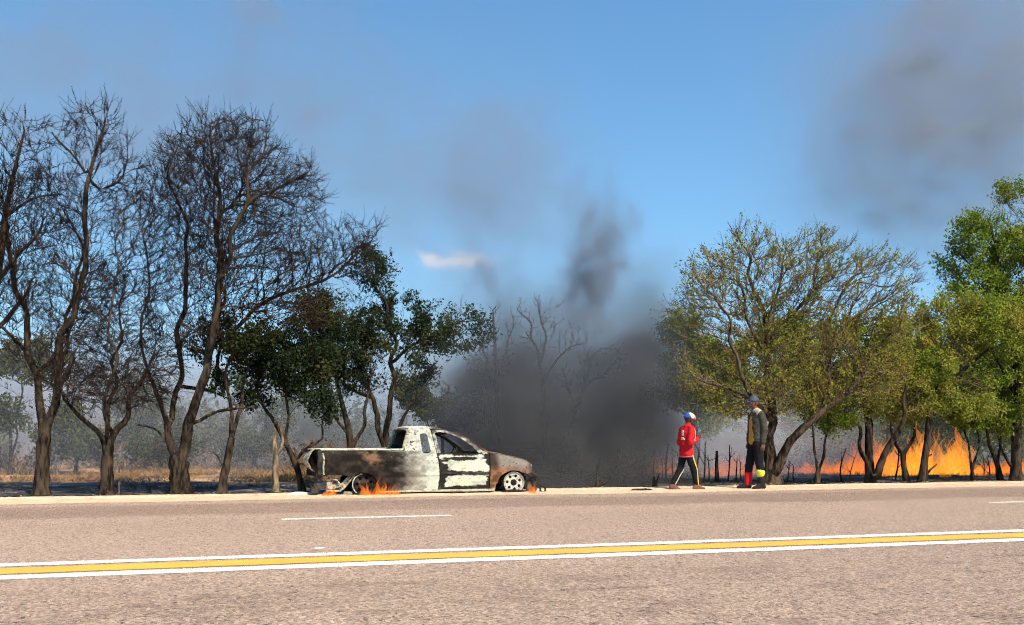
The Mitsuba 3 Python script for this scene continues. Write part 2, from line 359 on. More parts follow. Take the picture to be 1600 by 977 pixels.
BARE = dict(twig_r=0.0064, expo=2.05, twig_spread=0.62, twig_len=0.32, jitter=0.42, bark='bark_char', twig='twig_black', category='bare tree')
tree('bare_tree', 'tall leafless black tree rising past the left edge of the picture', (-62, 772),
     [[(-62, 774, 11), (-55, 690, 10), (-35, 560, 8), (-5, 440, 6), (8, 340, 4.5), (22, 270, 3), (38, 205, 1.6)], [(-5, 440, 5), (30, 400, 3), (70, 345, 2)], [(-35, 560, 5), (10, 500, 4), (45, 440, 2.5)],
      [(8, 340, 3), (50, 310, 2.2), (95, 303, 1.4)]],
     [(20, 250, 65, 78), (55, 330, 60, 55), (10, 430, 70, 70), (-40, 330, 70, 120)], 101, 4200, twigs=2.2, tip=0.0042, **BARE)
tree('bare_tree', 'tall bare forked tree with a pale brown trunk, leftmost trunk on the verge', (65, 773),
     [[(65, 775, 11.5), (66, 725, 10.5), (69, 684, 10.5)], [(69, 684, 8), (54, 615, 7, .1), (34, 545, 6, .2), (15, 470, 5, .3), (4, 400, 4, .3), (-12, 330, 3, .4)],
      [(69, 684, 8), (84, 630, 7.5), (100, 560, 6.5, -.1), (120, 470, 5.5, -.2), (141, 373, 4.6, -.2), (145, 285, 3.6, -.2), (157, 209, 2.2), (162, 182, 1.2)],
      [(141, 280, 2.6), (108, 239, 2), (84, 208, 1)], [(88, 560, 3.5, .4), (88, 440, 3, .6), (95, 370, 2.3, .8), (80, 330, 1.5, .8)], [(145, 300, 2.4), (185, 285, 2), (203, 252, 1.4)],
      [(84, 635, 4), (108, 606, 4, -.3), (130, 560, 3, -.5)], [(34, 545, 3), (10, 500, 2.5, -.4), (-10, 480, 2, -.6)]],
     [(155, 225, 48, 52), (140, 320, 62, 55, 1.5), (200, 275, 26, 45), (60, 350, 80, 90), (95, 455, 100, 80), (110, 570, 62, 55, 1.2), (20, 520, 50, 60)], 102, 9000, kill=0.19, twigs=2.3, tip=0.0042, **BARE)
tree('bare_tree', 'low dense twiggy tree, second trunk from the left on the verge', (166, 773),
     [[(166, 775, 9.5), (167, 745, 9), (168, 715, 9)], [(168, 718, 5.5), (153, 673, 4.5), (122, 645, 3.5), (100, 624, 2.5)], [(168, 715, 7), (179, 678, 6), (189, 652, 5), (206, 622, 4), (222, 600, 3), (238, 560, 2.2)],
      [(160, 690, 4, .2), (155, 640, 3.5, .4), (160, 590, 3, .5), (168, 530, 2.2, .5), (175, 470, 1.6, .5)], [(179, 678, 3.5, -.2), (178, 620, 3, -.5), (195, 560, 2.4, -.6), (200, 480, 1.8, -.6), (203, 400, 1.2, -.6)]],
     [(175, 500, 66, 75, 1.5), (205, 370, 38, 80), (130, 555, 58, 58, 1.3), (215, 570, 62, 60, 1.5), (175, 610, 90, 35)], 103, 8000, kill=0.18, twigs=3.4, twig_up=0.0, droop=0.3, tip=0.0042, **BARE)
tree('bare_tree', 'tallest bare tree, a great black fan of twigs on a double trunk', (282, 773),
     [[(282, 775, 15.5), (281, 745, 14.5), (279, 716, 14)], [(277, 716, 7), (266, 700, 6.5), (261, 666, 6), (254, 648, 4.5), (246, 626, 4), (232, 590, 3), (222, 540, 2.4), (232, 440, 2), (226, 360, 1.4)],
      [(261, 666, 5, .2), (263, 620, 5, .4), (267, 570, 4.6, .5), (268, 491, 4.2, .5), (281, 390, 3.6, .5), (268, 322, 2.6, .4), (246, 268, 1.6, .4)],
      [(281, 716, 10), (291, 697, 9.5), (303, 664, 9, -.1), (319, 626, 8, -.2), (332, 580, 7.2, -.2), (345, 500, 6, -.2), (346, 400, 5, -.1), (349, 322, 4, 0), (337, 254, 2.6), (332, 195, 1.4)],
      [(338, 560, 5.5, -.4), (362, 457, 4.5, -.7), (389, 373, 3.8, -.8), (409, 332, 3, -.8), (453, 312, 2.2, -.8), (492, 288, 1.3, -.8)], [(405, 338, 2.6, -.8), (416, 281, 2.2, -.9), (436, 227, 1.4, -.9)],
      [(340, 540, 4, .3), (369, 491, 3.6, .5), (436, 450, 3, .7), (487, 430, 2.6, .8), (538, 402, 2, .8), (572, 362, 1.1, .8)], [(349, 330, 2.8, .2), (375, 260, 2, .5), (385, 205, 1.2, .6)],
      [(303, 664, 3.5), (330, 646, 3), (350, 640, 2.5), (395, 636, 1.6)], [(266, 700, 2.5), (245, 672, 2), (215, 664, 1.4)], [(320, 620, 3.5, .6), (312, 520, 3, 1.0), (318, 420, 2.4, 1.2), (300, 320, 1.8, 1.2), (290, 240, 1.2, 1.2)]],
     [(348, 300, 112, 112, 1.5), (270, 350, 52, 118), (445, 335, 62, 84, 1.3), (520, 405, 62, 36, .5), (548, 388, 36, 46, .6), (395, 430, 115, 70, .8), (290, 470, 76, 95, .8), (440, 480, 80, 40, .5)], 104, 15000, step=0.14, kill=0.15, twigs=2.1, tip=0.0043, **BARE)
tree('charred_tree', 'thin charred tree leaning right, between the tallest bare tree and the pale snag', (346, 771),
     [[(346, 773, 7.5), (352, 735, 6.2), (359, 700, 5.6), (362, 684, 5)], [(361, 688, 4), (360, 650, 3.5), (356, 600, 2.8), (362, 555, 2)], [(361, 688, 4), (372, 650, 3.5), (380, 610, 3), (392, 570, 2)], [(352, 735, 2.2), (340, 715, 1.6), (330, 706, 1)]],
     [(378, 585, 52, 58), (350, 560, 45, 45), (415, 560, 45, 45)], 105, 1300, twigs=2.2, leaf_mat='leaf_dark', n_leaf=7000, leaf_size=0.055, bark='bark_char', twig='twig_black')
tree('snag', 'short pale snag with burnt patches, left of the pickup', (432, 769),
     [[(432, 771, 5.5), (430, 735, 4.8), (431, 712, 4.2), (428, 690, 3), (430, 672, 2)], [(431, 715, 3.2), (443, 690, 2.6), (446, 660, 1.6)]],
     [(436, 655, 16, 26)], 106, 60, twigs=1.2, bark='bark_pale', twig='twig_brown', category='dead tree')
tree('leaning_tree', 'slender dark tree leaning left behind the tail of the pickup', (473, 769),
     [[(473, 771, 5), (466, 738, 4.8), (459, 718, 4.6), (446, 692, 4), (430, 660, 3), (412, 636, 2.2), (398, 600, 1.5)], [(446, 694, 3), (449, 650, 2.8), (447, 600, 2.2), (452, 560, 1.6)], [(461, 722, 3), (478, 700, 2.8), (500, 686, 2), (510, 655, 1.4)]],
     [(430, 590, 62, 55), (480, 560, 52, 60), (410, 620, 40, 35), (500, 640, 30, 34)], 107, 2200, twigs=2.2, leaf_mat='leaf_dark', n_leaf=10000, leaf_size=0.05, bark='bark_char', twig='twig_black')
tree('evergreen_tree', 'dark green leafy tree forking in a V right behind the pickup bed', (604, 757),
     [[(604, 760, 8.5), (604, 725, 8), (602, 706, 7.5)], [(602, 706, 5.5), (592, 660, 5), (577, 622, 4), (562, 590, 3), (552, 540, 2)], [(604, 706, 6), (607, 650, 5.2), (608, 600, 4.5), (613, 545, 3.6), (604, 490, 2.5), (590, 430, 1.6)],
      [(606, 700, 4), (622, 668, 3.4), (634, 640, 2.4), (655, 610, 1.8)], [(610, 570, 3), (640, 545, 2.6), (690, 520, 2), (725, 500, 1.3)], [(577, 622, 3), (540, 600, 2.6), (505, 560, 2), (490, 510, 1.4)]],
     [(600, 520, 62, 60, 1.2), (585, 435, 34, 40), (676, 530, 48, 36), (720, 518, 32, 40, 1.3), (540, 560, 62, 52), (640, 590, 42, 24), (520, 500, 50, 40)], 108, 3300, twigs=2.4, leaf_mat='leaf_dark', n_leaf=19000, leaf_size=0.052, leaf_spread=0.06, gaps=0.45, bark='bark_char', twig='twig_black')
tree('evergreen_tree', 'dense dark evergreen with thin slanting stems, left of the V forked tree', (551, 758),
     [[(551, 760, 6.5), (550, 715, 6), (545, 672, 5), (533, 625, 3.6), (520, 570, 2.4)], [(550, 700, 3.6), (570, 655, 3), (580, 600, 2)], [(546, 680, 3), (520, 650, 2.4), (497, 610, 1.6)]],
     [(525, 535, 66, 52), (480, 550, 48, 56), (560, 590, 52, 44), (500, 500, 40, 30)], 109, 1900, twigs=1.5, leaf_mat='leaf_dark', n_leaf=12000, leaf_size=0.05, gaps=0.3, bark='bark_char', twig='twig_black')

FAR = dict(bark='bark_brown', twig='twig_grey', category='bare tree')
tree('bare_tree', 'slim pale bare tree standing out of the dark smoke', (851, 0), [[(852, 742, 4.6), (850, 670, 4.2), (849, 595, 4)], [(849, 597, 3), (838, 550, 2.4), (828, 505, 1.7), (812, 484, 1)], [(849, 597, 3), (868, 565, 2.3), (890, 543, 1.6), (914, 536, 1)],
     [(845, 570, 2.2), (852, 530, 1.8), (846, 490, 1.1)]], [(848, 515, 46, 42), (888, 535, 30, 26), (825, 500, 24, 28)], 120, 900, D=30, twigs=1.6, twig_r=0.007, tip=0.007, step=0.2, kill=0.3, **FAR)
tree('bare_tree', 'faint bare tree half lost in the smoke above the windscreen', (775, 0), [[(778, 742, 4.4), (776, 650, 4), (775, 580, 3.2), (772, 520, 2), (770, 485, 1)], [(776, 600, 2.4), (790, 550, 1.8), (800, 510, 1)], [(776, 620, 2.2), (758, 560, 1.8), (752, 520, 1)]],
     [(775, 525, 36, 46), (765, 570, 40, 36)], 121, 900, D=33, twigs=1.6, twig_r=0.008, tip=0.008, step=0.22, kill=0.33, **FAR)
tree('bare_tree', 'bare tree with a long slanting branch inside the dark smoke', (872, 0), [[(872, 742, 3.4), (888, 680, 3), (915, 605, 2.6), (945, 585, 2), (965, 560, 1.2)], [(915, 605, 2), (925, 560, 1.4), (935, 545, .8)], [(900, 640, 2), (880, 590, 1.5)]],
     [(935, 575, 40, 28), (890, 600, 28, 26)], 122, 500, D=29, twigs=1.5, twig_r=0.007, tip=0.007, step=0.2, kill=0.3, **FAR)

HALF = dict(bark='bark_brown', twig='twig_brown')
tree('thorn_tree', 'broad olive thorn tree half in leaf, behind the standing person', (1206, 757),
     [[(1206, 760, 13.5), (1205, 738, 12), (1203, 706, 9)], [(1203, 706, 8), (1201, 660, 7.5), (1199, 605, 6.8), (1192, 543, 5), (1186, 480, 3.6), (1172, 420, 2.4), (1160, 385, 1.3)],
      [(1208, 742, 9.5, -.1), (1216, 720, 8.8, -.2), (1230, 690, 7.6, -.4), (1247, 670, 6.6, -.5), (1266, 647, 5.4, -.6), (1296, 624, 4.0, -.6), (1325, 596, 2.8, -.5), (1350, 560, 1.8, -.4)], [(1262, 652, 4, -.5), (1290, 600, 3.4, -.1), (1305, 550, 2.6, .3), (1340, 500, 1.8, .4)],
      [(1199, 600, 4.6, .2), (1214, 520, 4, .4), (1245, 489, 3.4, .5), (1275, 450, 2.6, .5), (1292, 395, 1.4, .5)], [(1200, 660, 4.6, -.3), (1173, 628, 4, -.6), (1140, 570, 3.2, -.8), (1130, 520, 2.4, -.8), (1105, 470, 1.5, -.8)],
      [(1200, 625, 4, .5), (1245, 575, 3.6, .9), (1290, 530, 2.8, 1.1), (1330, 470, 2, 1.1), (1365, 420, 1.2, 1.1)], [(1194, 560, 3.4, -.3), (1165, 520, 2.8, -.5), (1150, 460, 2, -.5)], [(1192, 540, 3, .2), (1215, 460, 2.4, .2), (1225, 400, 1.5, .2)],
      [(1173, 628, 3, -.6), (1130, 612, 2.4, -.8), (1085, 600, 1.6, -.9)]],
     [(1175, 450, 105, 66), (1265, 430, 58, 58), (1120, 520, 72, 76), (1245, 540, 105, 76), (1345, 468, 82, 58, 1.2), (1385, 510, 52, 50), (1320, 590, 90, 48), (1190, 615, 105, 40), (1100, 600, 42, 46), (1168, 385, 26, 30, 1.3), (1225, 400, 24, 26, 1.3), (1285, 390, 30, 34, 1.3), (1350, 415, 34, 26, 1.3), (1405, 432, 30, 30, 1.3), (1075, 500, 30, 40)], 130, 7500, kill=0.2,
     twigs=3.2, twig_len=0.28, leaf_mat='leaf_olive', n_leaf=22000, leaf_size=0.045, leaf_spread=0.05, tip=0.006, twig_r=0.0062, expo=2.1, leaf_low=0.85, twig_up=0.5, gaps=0.3, **HALF)
tree('thorn_tree', 'dark many stemmed thorn tree in front of the left end of the tall flames', (1362, 754),
     [[(1360, 756, 8), (1358, 715, 6.5), (1357, 670, 5), (1350, 620, 3.6), (1340, 560, 2.4)], [(1362, 750, 7.5, -.2), (1374, 720, 6, -.3), (1386, 690, 5.2, -.4), (1397, 664, 4, -.5), (1410, 610, 2.6, -.5)], [(1358, 730, 4), (1345, 700, 3.4), (1338, 660, 2.4), (1315, 630, 1.6)], [(1364, 735, 4.5, .3), (1368, 690, 4, .4), (1372, 630, 3, .4)],
      [(1356, 752, 4, -.3), (1347, 722, 3.4, -.4), (1336, 702, 2.4, -.5)]],
     [(1355, 600, 66, 52), (1400, 620, 48, 46), (1320, 640, 42, 36), (1365, 560, 60, 46)], 131, 2600, twigs=2.6, twig_up=0.0, droop=0.5, leaf_mat='leaf_olive', n_leaf=15000, leaf_size=0.045, bark='bark_char', twig='twig_brown')
tree('sapling', 'thin Y shaped sapling right of the leaning limb', (1276, 755),
     [[(1277, 757, 4), (1278, 737, 3.6)], [(1278, 738, 2.6), (1272, 705, 2.2), (1274, 670, 1.6), (1268, 640, 1)], [(1278, 738, 2.6), (1290, 706, 2.3), (1293, 675, 1.8), (1300, 640, 1)]],
     [(1276, 648, 32, 34), (1300, 655, 26, 28)], 132, 600, twigs=2.2, leaf_mat='leaf_green', n_leaf=4200, leaf_size=0.05, **HALF)
tree('sapling', 'Y shaped black sapling with the tallest orange flames behind it', (1416, 752),
     [[(1417, 754, 5), (1412, 728, 4.4), (1411, 710, 4.2)], [(1411, 711, 3), (1401, 696, 2.6), (1394, 668, 1.8)], [(1411, 711, 3.4), (1424, 690, 3), (1432, 664, 2.2), (1440, 630, 1.4)]],
     [(1418, 632, 46, 40)], 133, 800, twigs=2.2, leaf_mat='leaf_lime', n_leaf=6500, leaf_size=0.05, bark='bark_char', twig='twig_brown')
tree('thorn_tree', 'dark leaning trunk with a cut side stub, between the two tall flames', (1441, 753),
     [[(1441, 755, 6.5), (1444, 725, 5.8), (1449, 690, 5.4), (1454, 640, 4.6), (1462, 600, 3.8), (1494, 586, 3), (1542, 548, 2)], [(1456, 625, 3.4), (1470, 580, 2.8), (1491, 540, 1.8), (1500, 490, 1)], [(1446, 742, 2.4), (1455, 734, 2), (1465, 726, 1.1)], [(1448, 716, 1.8), (1456, 710, 1.3)]],
     [(1505, 515, 72, 46), (1470, 590, 56, 40), (1555, 520, 46, 44), (1500, 620, 40, 34)], 134, 2600, twigs=2.3, leaf_mat='leaf_lime', n_leaf=22000, leaf_size=0.05, tip=0.0055, twig_r=0.005, bark='bark_char', twig='twig_brown')
tree('sapling', 'pair of thin dark stems right of the second tall flame', (1520, 750),
     [[(1520, 752, 3), (1518, 728, 2.6)], [(1518, 730, 2.2), (1513, 700, 1.8), (1508, 660, 1.2)], [(1519, 735, 2.2), (1526, 704, 1.8), (1530, 660, 1.2)]], [(1518, 645, 42, 38)], 135, 700, twigs=2.2, leaf_mat='leaf_green', n_leaf=8000, leaf_size=0.055, bark='bark_char', twig='twig_brown')
tree('sapling', 'crooked dark sapling leaning left beside the thick right trunk', (1563, 749),
     [[(1563, 751, 4.6), (1559, 730, 4), (1553, 712, 3.6), (1545, 692, 2.6), (1540, 655, 1.6)], [(1559, 728, 2.6), (1561, 690, 2), (1565, 650, 1.4)]], [(1548, 640, 44, 40)], 136, 700, twigs=2.2, leaf_mat='leaf_green', n_leaf=8000, leaf_size=0.055, bark='bark_char', twig='twig_brown')
tree('green_tree', 'tall bright green tree cut by the right edge of the picture', (1588, 750),
     [[(1588, 752, 8.5), (1588, 700, 7.6), (1590, 620, 6.4), (1584, 530, 5), (1570, 450, 3.6), (1556, 385, 2.2), (1545, 345, 1.2)], [(1588, 560, 3.4), (1610, 470, 3), (1615, 380, 2), (1600, 310, 1.2)], [(1588, 620, 3.2), (1555, 560, 2.6), (1525, 470, 2), (1500, 430, 1.2)], [(1572, 460, 2.2), (1530, 420, 1.6), (1495, 392, 1)], [(1588, 735, 4), (1574, 720, 3), (1566, 690, 2)]],
     [(1545, 395, 58, 52), (1588, 350, 42, 56), (1520, 440, 52, 36), (1590, 440, 60, 60), (1560, 540, 70, 55), (1570, 630, 60, 50), (1640, 480, 60, 130)], 137, 4200, twigs=2.4, leaf_mat='leaf_green', n_leaf=46000, leaf_size=0.055, leaf_spread=0.07, bark='bark_char', twig='twig_brown')
# green trees behind the front row
GRN = dict(bark='bark_char', twig='twig_brown', step=0.2, kill=0.32, twig_r=0.006, tip=0.006, twigs=2.0)
for i, (lab, u, D, bl, m, nl) in enumerate([
        ('hazy green tree at the right edge of the dark smoke, beyond the red jacket', 1085, 27.0, [(1080, 600, 46, 66), (1060, 520, 24, 40), (1110, 640, 40, 40)], 'leaf_green', 17000),
        ('green tree seen through the olive thorn tree, above the standing person', 1180, 29.0, [(1180, 600, 70, 66), (1150, 640, 50, 46), (1215, 560, 60, 50)], 'leaf_green', 20000),
        ('green tree behind the leaning limb of the olive thorn tree', 1285, 29.5, [(1280, 620, 66, 62), (1310, 560, 60, 50), (1240, 650, 36, 40)], 'leaf_green', 20000),
        ('pale green tree behind the left tall flames', 1385, 30.0, [(1390, 600, 66, 70), (1420, 540, 50, 50)], 'leaf_lime', 19000),
        ('deep green tree behind the right tall flame', 1490, 30.0, [(1490, 600, 62, 66), (1530, 560, 56, 66)], 'leaf_green', 22000),
        ('green tree filling the gap under the crown at the right edge', 1585, 29.0, [(1580, 610, 66, 76), (1620, 560, 50, 70)], 'leaf_green', 22000)]):
    tree('green_tree', lab, None, [[(u, 740, 4), (u + 3, 690, 3.6), (bl[0][0], bl[0][1], 2.4)], [(u + 2, 700, 2.6), (bl[1][0], bl[1][1] + 15, 1.6)]], bl, 160 + i, 1300, D=D, leaf_mat=m, n_leaf=nl, leaf_size=0.085, leaf_spread=0.11, **GRN)
for i, (lab, u, D, bl, nl) in enumerate([
        ('hazy yellow green bush between the two leftmost trunks', 118, 27.0, [(118, 695, 42, 30), (108, 660, 26, 26)], 6000),
        ('pale leafy tree in the smoke at the far left edge', 15, 27.0, [(15, 650, 40, 34), (35, 580, 50, 36), (-30, 600, 40, 50)], 9000),
        ('hazy grey green tree seen between the left trunks', 225, 31.0, [(225, 660, 52, 46), (205, 610, 40, 40)], 8000),
        ('dull green bush low beside the tallest bare tree', 250, 28.0, [(245, 715, 34, 22), (280, 705, 26, 22)], 4500),
        ('smoky grey bush behind the charred leaning tree', 395, 31.0, [(392, 690, 42, 38), (420, 660, 38, 30)], 5000),
        ('pale olive tree in the smoke above the cab roof', 690, 30.0, [(690, 640, 52, 34), (660, 620, 36, 36), (725, 650, 34, 30)], 11000)]):
    tree('hazy_tree', lab, None, [[(u, 742, 3), (u + 2, 715, 2.6), (bl[0][0], bl[0][1], 1.6)], [(u + 1, 725, 2), (bl[1][0], bl[1][1] + 10, 1.2)]], bl, 180 + i, 700, D=D, leaf_mat='leaf_dull', n_leaf=nl, leaf_size=0.085, leaf_spread=0.11, **{**GRN, 'twig': 'twig_grey'}, category='bush')

# ---------------------------------------------------------------- smoke: real volumes, no two boxes touching
def smoke_box(name, label, lo, hi, res, blobs, albedo, seed, scale=0.6, warp=0.7, sharp=1.6, floor=None, hg=0.2, base=0.12, tall=1.0):
    """blobs: (right, down, distance, half width, half height, half depth in metres, optical depth through the middle)."""
    lo, hi = np.array(lo, float), np.array(hi, float)
    ax = [lo[i] + (np.arange(res[i]) + 0.5) / res[i] * (hi[i] - lo[i]) for i in range(3)]
    Z, Y, X = np.meshgrid(ax[2], ax[1], ax[0], indexing='ij'); p = np.stack([X, Y, Z], -1)
    q = p * scale * np.array([1, 1, tall])
    w = np.stack([meshkit.fbm(q + 31.7 * i, 2, seed + i) - 0.5 for i in range(3)], -1) * warp * 2
    puff = np.clip((meshkit.fbm(q * 1.3 + w * 1.2, 4, seed + 5) - 0.30) * 2.3, 0, 1.4) ** sharp
    rel = p + w - EYE; lat, fw, up = rel @ RGT, rel @ FWD, rel[..., 2]
    rho = np.zeros(X.shape)
    for u, v, D, a, b, c, tau in blobs:
        k = D / 1600
        e = ((lat - (u - 800) * k) / (a * k)) ** 2 + ((up - (682 - v) * k) / (b * k)) ** 2 + ((fw - D) / c) ** 2
        rho += tau / (1.77 * c) * np.exp(-e)
    rho = rho * (base + 1.25 * puff)
    if floor is not None: rho += floor(X, Y, Z, puff)
    edge = np.ones(X.shape)
    for i, G in enumerate((X, Y, Z)):                # nothing is cut off hard at the box, save at the ground
        m = 0.06 * (hi[i] - lo[i]); t = np.clip((hi[i] - G) / m, 0, 1)
        if i < 2: t = np.minimum(t, np.clip((G - lo[i]) / m, 0, 1))
        edge *= t * t * (3 - 2 * t)
    rho = np.minimum(rho * edge, 2.2).astype(np.float32)
    med = numbered(name + '_air')
    scene[med] = {'type': 'heterogeneous', 'albedo': {'type': 'rgb', 'value': list(albedo)}, 'phase': {'type': 'hg', 'g': hg},
                  'sigma_t': {'type': 'gridvolume', 'grid': mi.VolumeGrid(rho[..., None]), 'wrap_mode': 'clamp',
                              'to_world': T().translate(lo.tolist()).scale((hi - lo).tolist())}}
    k = thing(name, label, 'smoke', kind='stuff')
    scene[k] = {'type': 'cube', 'to_world': T().translate(((lo + hi) / 2).tolist()).scale(((hi - lo) / 2).tolist()), 'bsdf': {'type': 'null'}, 'interior': {'type': 'ref', 'id': med}}

smoke_box('black_smoke', 'thick dark grey smoke rolling off the bonnet of the burning pickup', (2.6, 17.9, -0.5), (10.4, 27.0, 9.0), (90, 90, 104),
          [(800, 690, 18.9, 42, 24, .45, 2.2), (772, 672, 19.2, 30, 30, .5, 2.0), (800, 660, 20.6, 84, 70, 1.1, 4.6), (786, 640, 20.0, 40, 44, .8, 15.0), (850, 700, 20.8, 100, 84, 1.2, 4.6), (900, 640, 22, 125, 88, 1.8, 5.2), (985, 640, 22.0, 60, 95, 1.4, 8.0), (1010, 560, 22.5, 50, 66, 1.4, 3.4),
           (930, 700, 22, 90, 66, 1.5, 3.6), (880, 750, 20.6, 95, 40, 1.0, 6.0), (760, 668, 19.9, 30, 34, .7, 4.0), (800, 560, 22.5, 64, 66, 1.6, 1.8), (860, 510, 24, 120, 60, 1.8, 0.9), (735, 620, 22, 50, 50, 1.6, 1.2), (1030, 500, 23, 40, 50, 1.5, 1.2)],
          (0.24, 0.255, 0.28), 11, scale=0.85, warp=0.6, sharp=2.1, base=0.30,
          floor=lambda X, Y, Z, puff: 0.16 * np.exp(-np.clip(Z - 0.9, 0, None) / 0.8) * (0.25 + puff) * np.clip((X - 7) / 2.5, 0, 1) * np.clip((Y - 20.5) / 2, 0, 1))
smoke_box('fire_smoke', 'thin blue grey smoke drifting low through the burning grass on the right', (10.45, 20.4, -0.5), (60, 27.0, 6.0), (160, 32, 34), [], (0.80, 0.83, 0.88), 21, scale=0.6, base=0.2,
          floor=lambda X, Y, Z, puff: (0.06 + 0.75 * np.clip((17.2 - X) / 3.0, 0, 1)) * np.exp(-np.clip(Z - 0.9, 0, None) / 0.6) * (0.2 + puff) * np.clip((Y - 20.6) / 1.6, 0, 1) * np.clip((46 - X) / 25, 0.12, 1))
smoke_box('verge_smoke', 'thin grey smoke over the straw and scorched ground behind the left trunks', (-40, 21.0, -0.5), (2.55, 27.0, 5.5), (110, 24, 24), [], (0.74, 0.79, 0.86), 25, scale=0.5,
          floor=lambda X, Y, Z, puff: 0.075 * np.exp(-np.clip(Z - 1.2, 0, None) / 1.4) * (0.3 + puff) * np.clip((Y - 21.2) / 1.5, 0, 1))
smoke_box('ground_smoke', 'pale blue grey smoke lying in the bush behind the trees', (-60, 27.04, -1), (110, 76, 5.2), (200, 50, 24),
          [(300, 620, 38, 360, 60, 4, 1.3), (60, 610, 38, 160, 60, 4, 1.2), (880, 580, 40, 240, 70, 5, 1.0), (700, 600, 40, 150, 60, 5, 0.8)],
          (0.74, 0.79, 0.86), 31, scale=0.22, warp=1.2, sharp=1.2, base=0.3,
          floor=lambda X, Y, Z, puff: 0.085 * np.exp(-np.clip(Z - 1.6, 0, None) / 1.6) * (0.35 + puff) * np.clip((60 - X) / 40, 0.3, 1))
smoke_box('smoke_wisp', 'twisting dark wisps of smoke rising behind the bare trees in the middle', (6.5, 36.5, 5.3), (23.5, 45.9, 16.0), (120, 40, 80),
          [(920, 430, 43, 44, 110, 1.6, 3.0), (902, 425, 43, 20, 80, 1.1, 2.2), (945, 350, 43, 40, 34, 1.3, 2.4), (968, 395, 43, 26, 40, 1.2, 1.6), (900, 520, 42, 90, 50, 2, 1.6), (1010, 410, 43, 46, 18, 1.3, 0.9),
           (765, 440, 43, 46, 34, 2, 1.8), (790, 400, 43, 50, 40, 2, 0.9), (860, 520, 42, 160, 50, 2.2, 0.9), (770, 320, 43, 70, 50, 2, 0.8)],
          (0.38, 0.42, 0.48), 51, scale=0.95, warp=0.8, sharp=2.4, tall=0.55, base=0.06)
smoke_box('sky_smoke', 'dark smoke drifting high across the sky from the fires', (-52, 46.1, 5.3), (64, 84, 50), (200, 40, 130),
          [(800, 225, 62, 70, 90, 4, 0.9), (770, 310, 60, 100, 60, 4, 1.0), (690, 300, 60, 60, 80, 4, 0.6),
           (1490, 190, 64, 170, 150, 6, 3.4), (1430, 50, 64, 90, 100, 6, 2.4), (1600, 130, 64, 110, 160, 6, 3.2), (1400, 290, 62, 130, 70, 6, 1.3), (1560, 310, 62, 120, 70, 6, 1.2), (380, 92, 60, 44, 70, 3, 1.6), (250, 190, 64, 300, 130, 7, 1.2), (80, 130, 64, 180, 100, 7, 0.9),
           (600, 240, 62, 200, 150, 7, 0.8), (620, 430, 60, 140, 90, 6, 0.8), (880, 500, 60, 230, 60, 5, 0.6), (1000, 480, 60, 90, 60, 5, 0.5)],
          (0.50, 0.53, 0.58), 41, scale=0.20, warp=2.2, sharp=1.9)

# ---------------------------------------------------------------- flames: glowing see-through tongues, as hot gas is
def flame_look(name, rgb, clear=0.72):
    return {'emitter': {'type': 'area', 'radiance': {'type': 'rgb', 'value': list(rgb)}},
            'bsdf': {'type': 'blendbsdf', 'weight': clear, 'b0': {'type': 'blendbsdf', 'weight': 0.5, 'c0': {'type': 'diffuse', 'reflectance': {'type': 'rgb', 'value': [0.02, 0.02, 0.02]}}, 'c1': {'type': 'null'}}, 'b1': {'type': 'null'}}}
def tongue(rng, base, h, w, lean):
    n, m = 9, 7
    t = np.linspace(0, 1, n); ph = rng.uniform(0, 6.28, 4); sw = rng.uniform(0.6, 1.3)
    cx = lean * h * t ** 1.4 + 0.16 * h * sw * np.sin(ph[0] + 6.5 * t) * t; cy = 0.10 * h * sw * np.sin(ph[1] + 4.2 * t) * t
    r = w * (0.30 + 0.9 * np.sin(np.pi * np.clip(t * 1.25 + 0.12, 0, 1)) ** 0.8) * (1 - t) ** 0.6 * (1 + 0.22 * np.sin(ph[2] + 9 * t)) + 0.003 * (1 - t)
    ang = np.arange(m) * 2 * np.pi / m; sq = rng.uniform(0.35, 0.8); tw = ph[3] + 1.6 * t
    rx = r[:, None] * np.cos(ang)[None]; ry = r[:, None] * np.sin(ang)[None] * sq
    x = cx[:, None] + rx * np.cos(tw)[:, None] - ry * np.sin(tw)[:, None]; y = cy[:, None] + rx * np.sin(tw)[:, None] + ry * np.cos(tw)[:, None]
    v = base + x[..., None] * RGT + y[..., None] * FWD + (h * t)[:, None, None] * np.array([0, 0, 1.0])
    i, j = np.meshgrid(np.arange(n - 1), np.arange(m), indexing='ij')
    q = np.stack([i * m + j, i * m + (j + 1) % m, (i + 1) * m + (j + 1) % m, (i + 1) * m + j], -1).reshape(-1, 4)
    return v.reshape(-1, 3), np.vstack([q[:, [0, 1, 2]], q[:, [0, 2, 3]]])
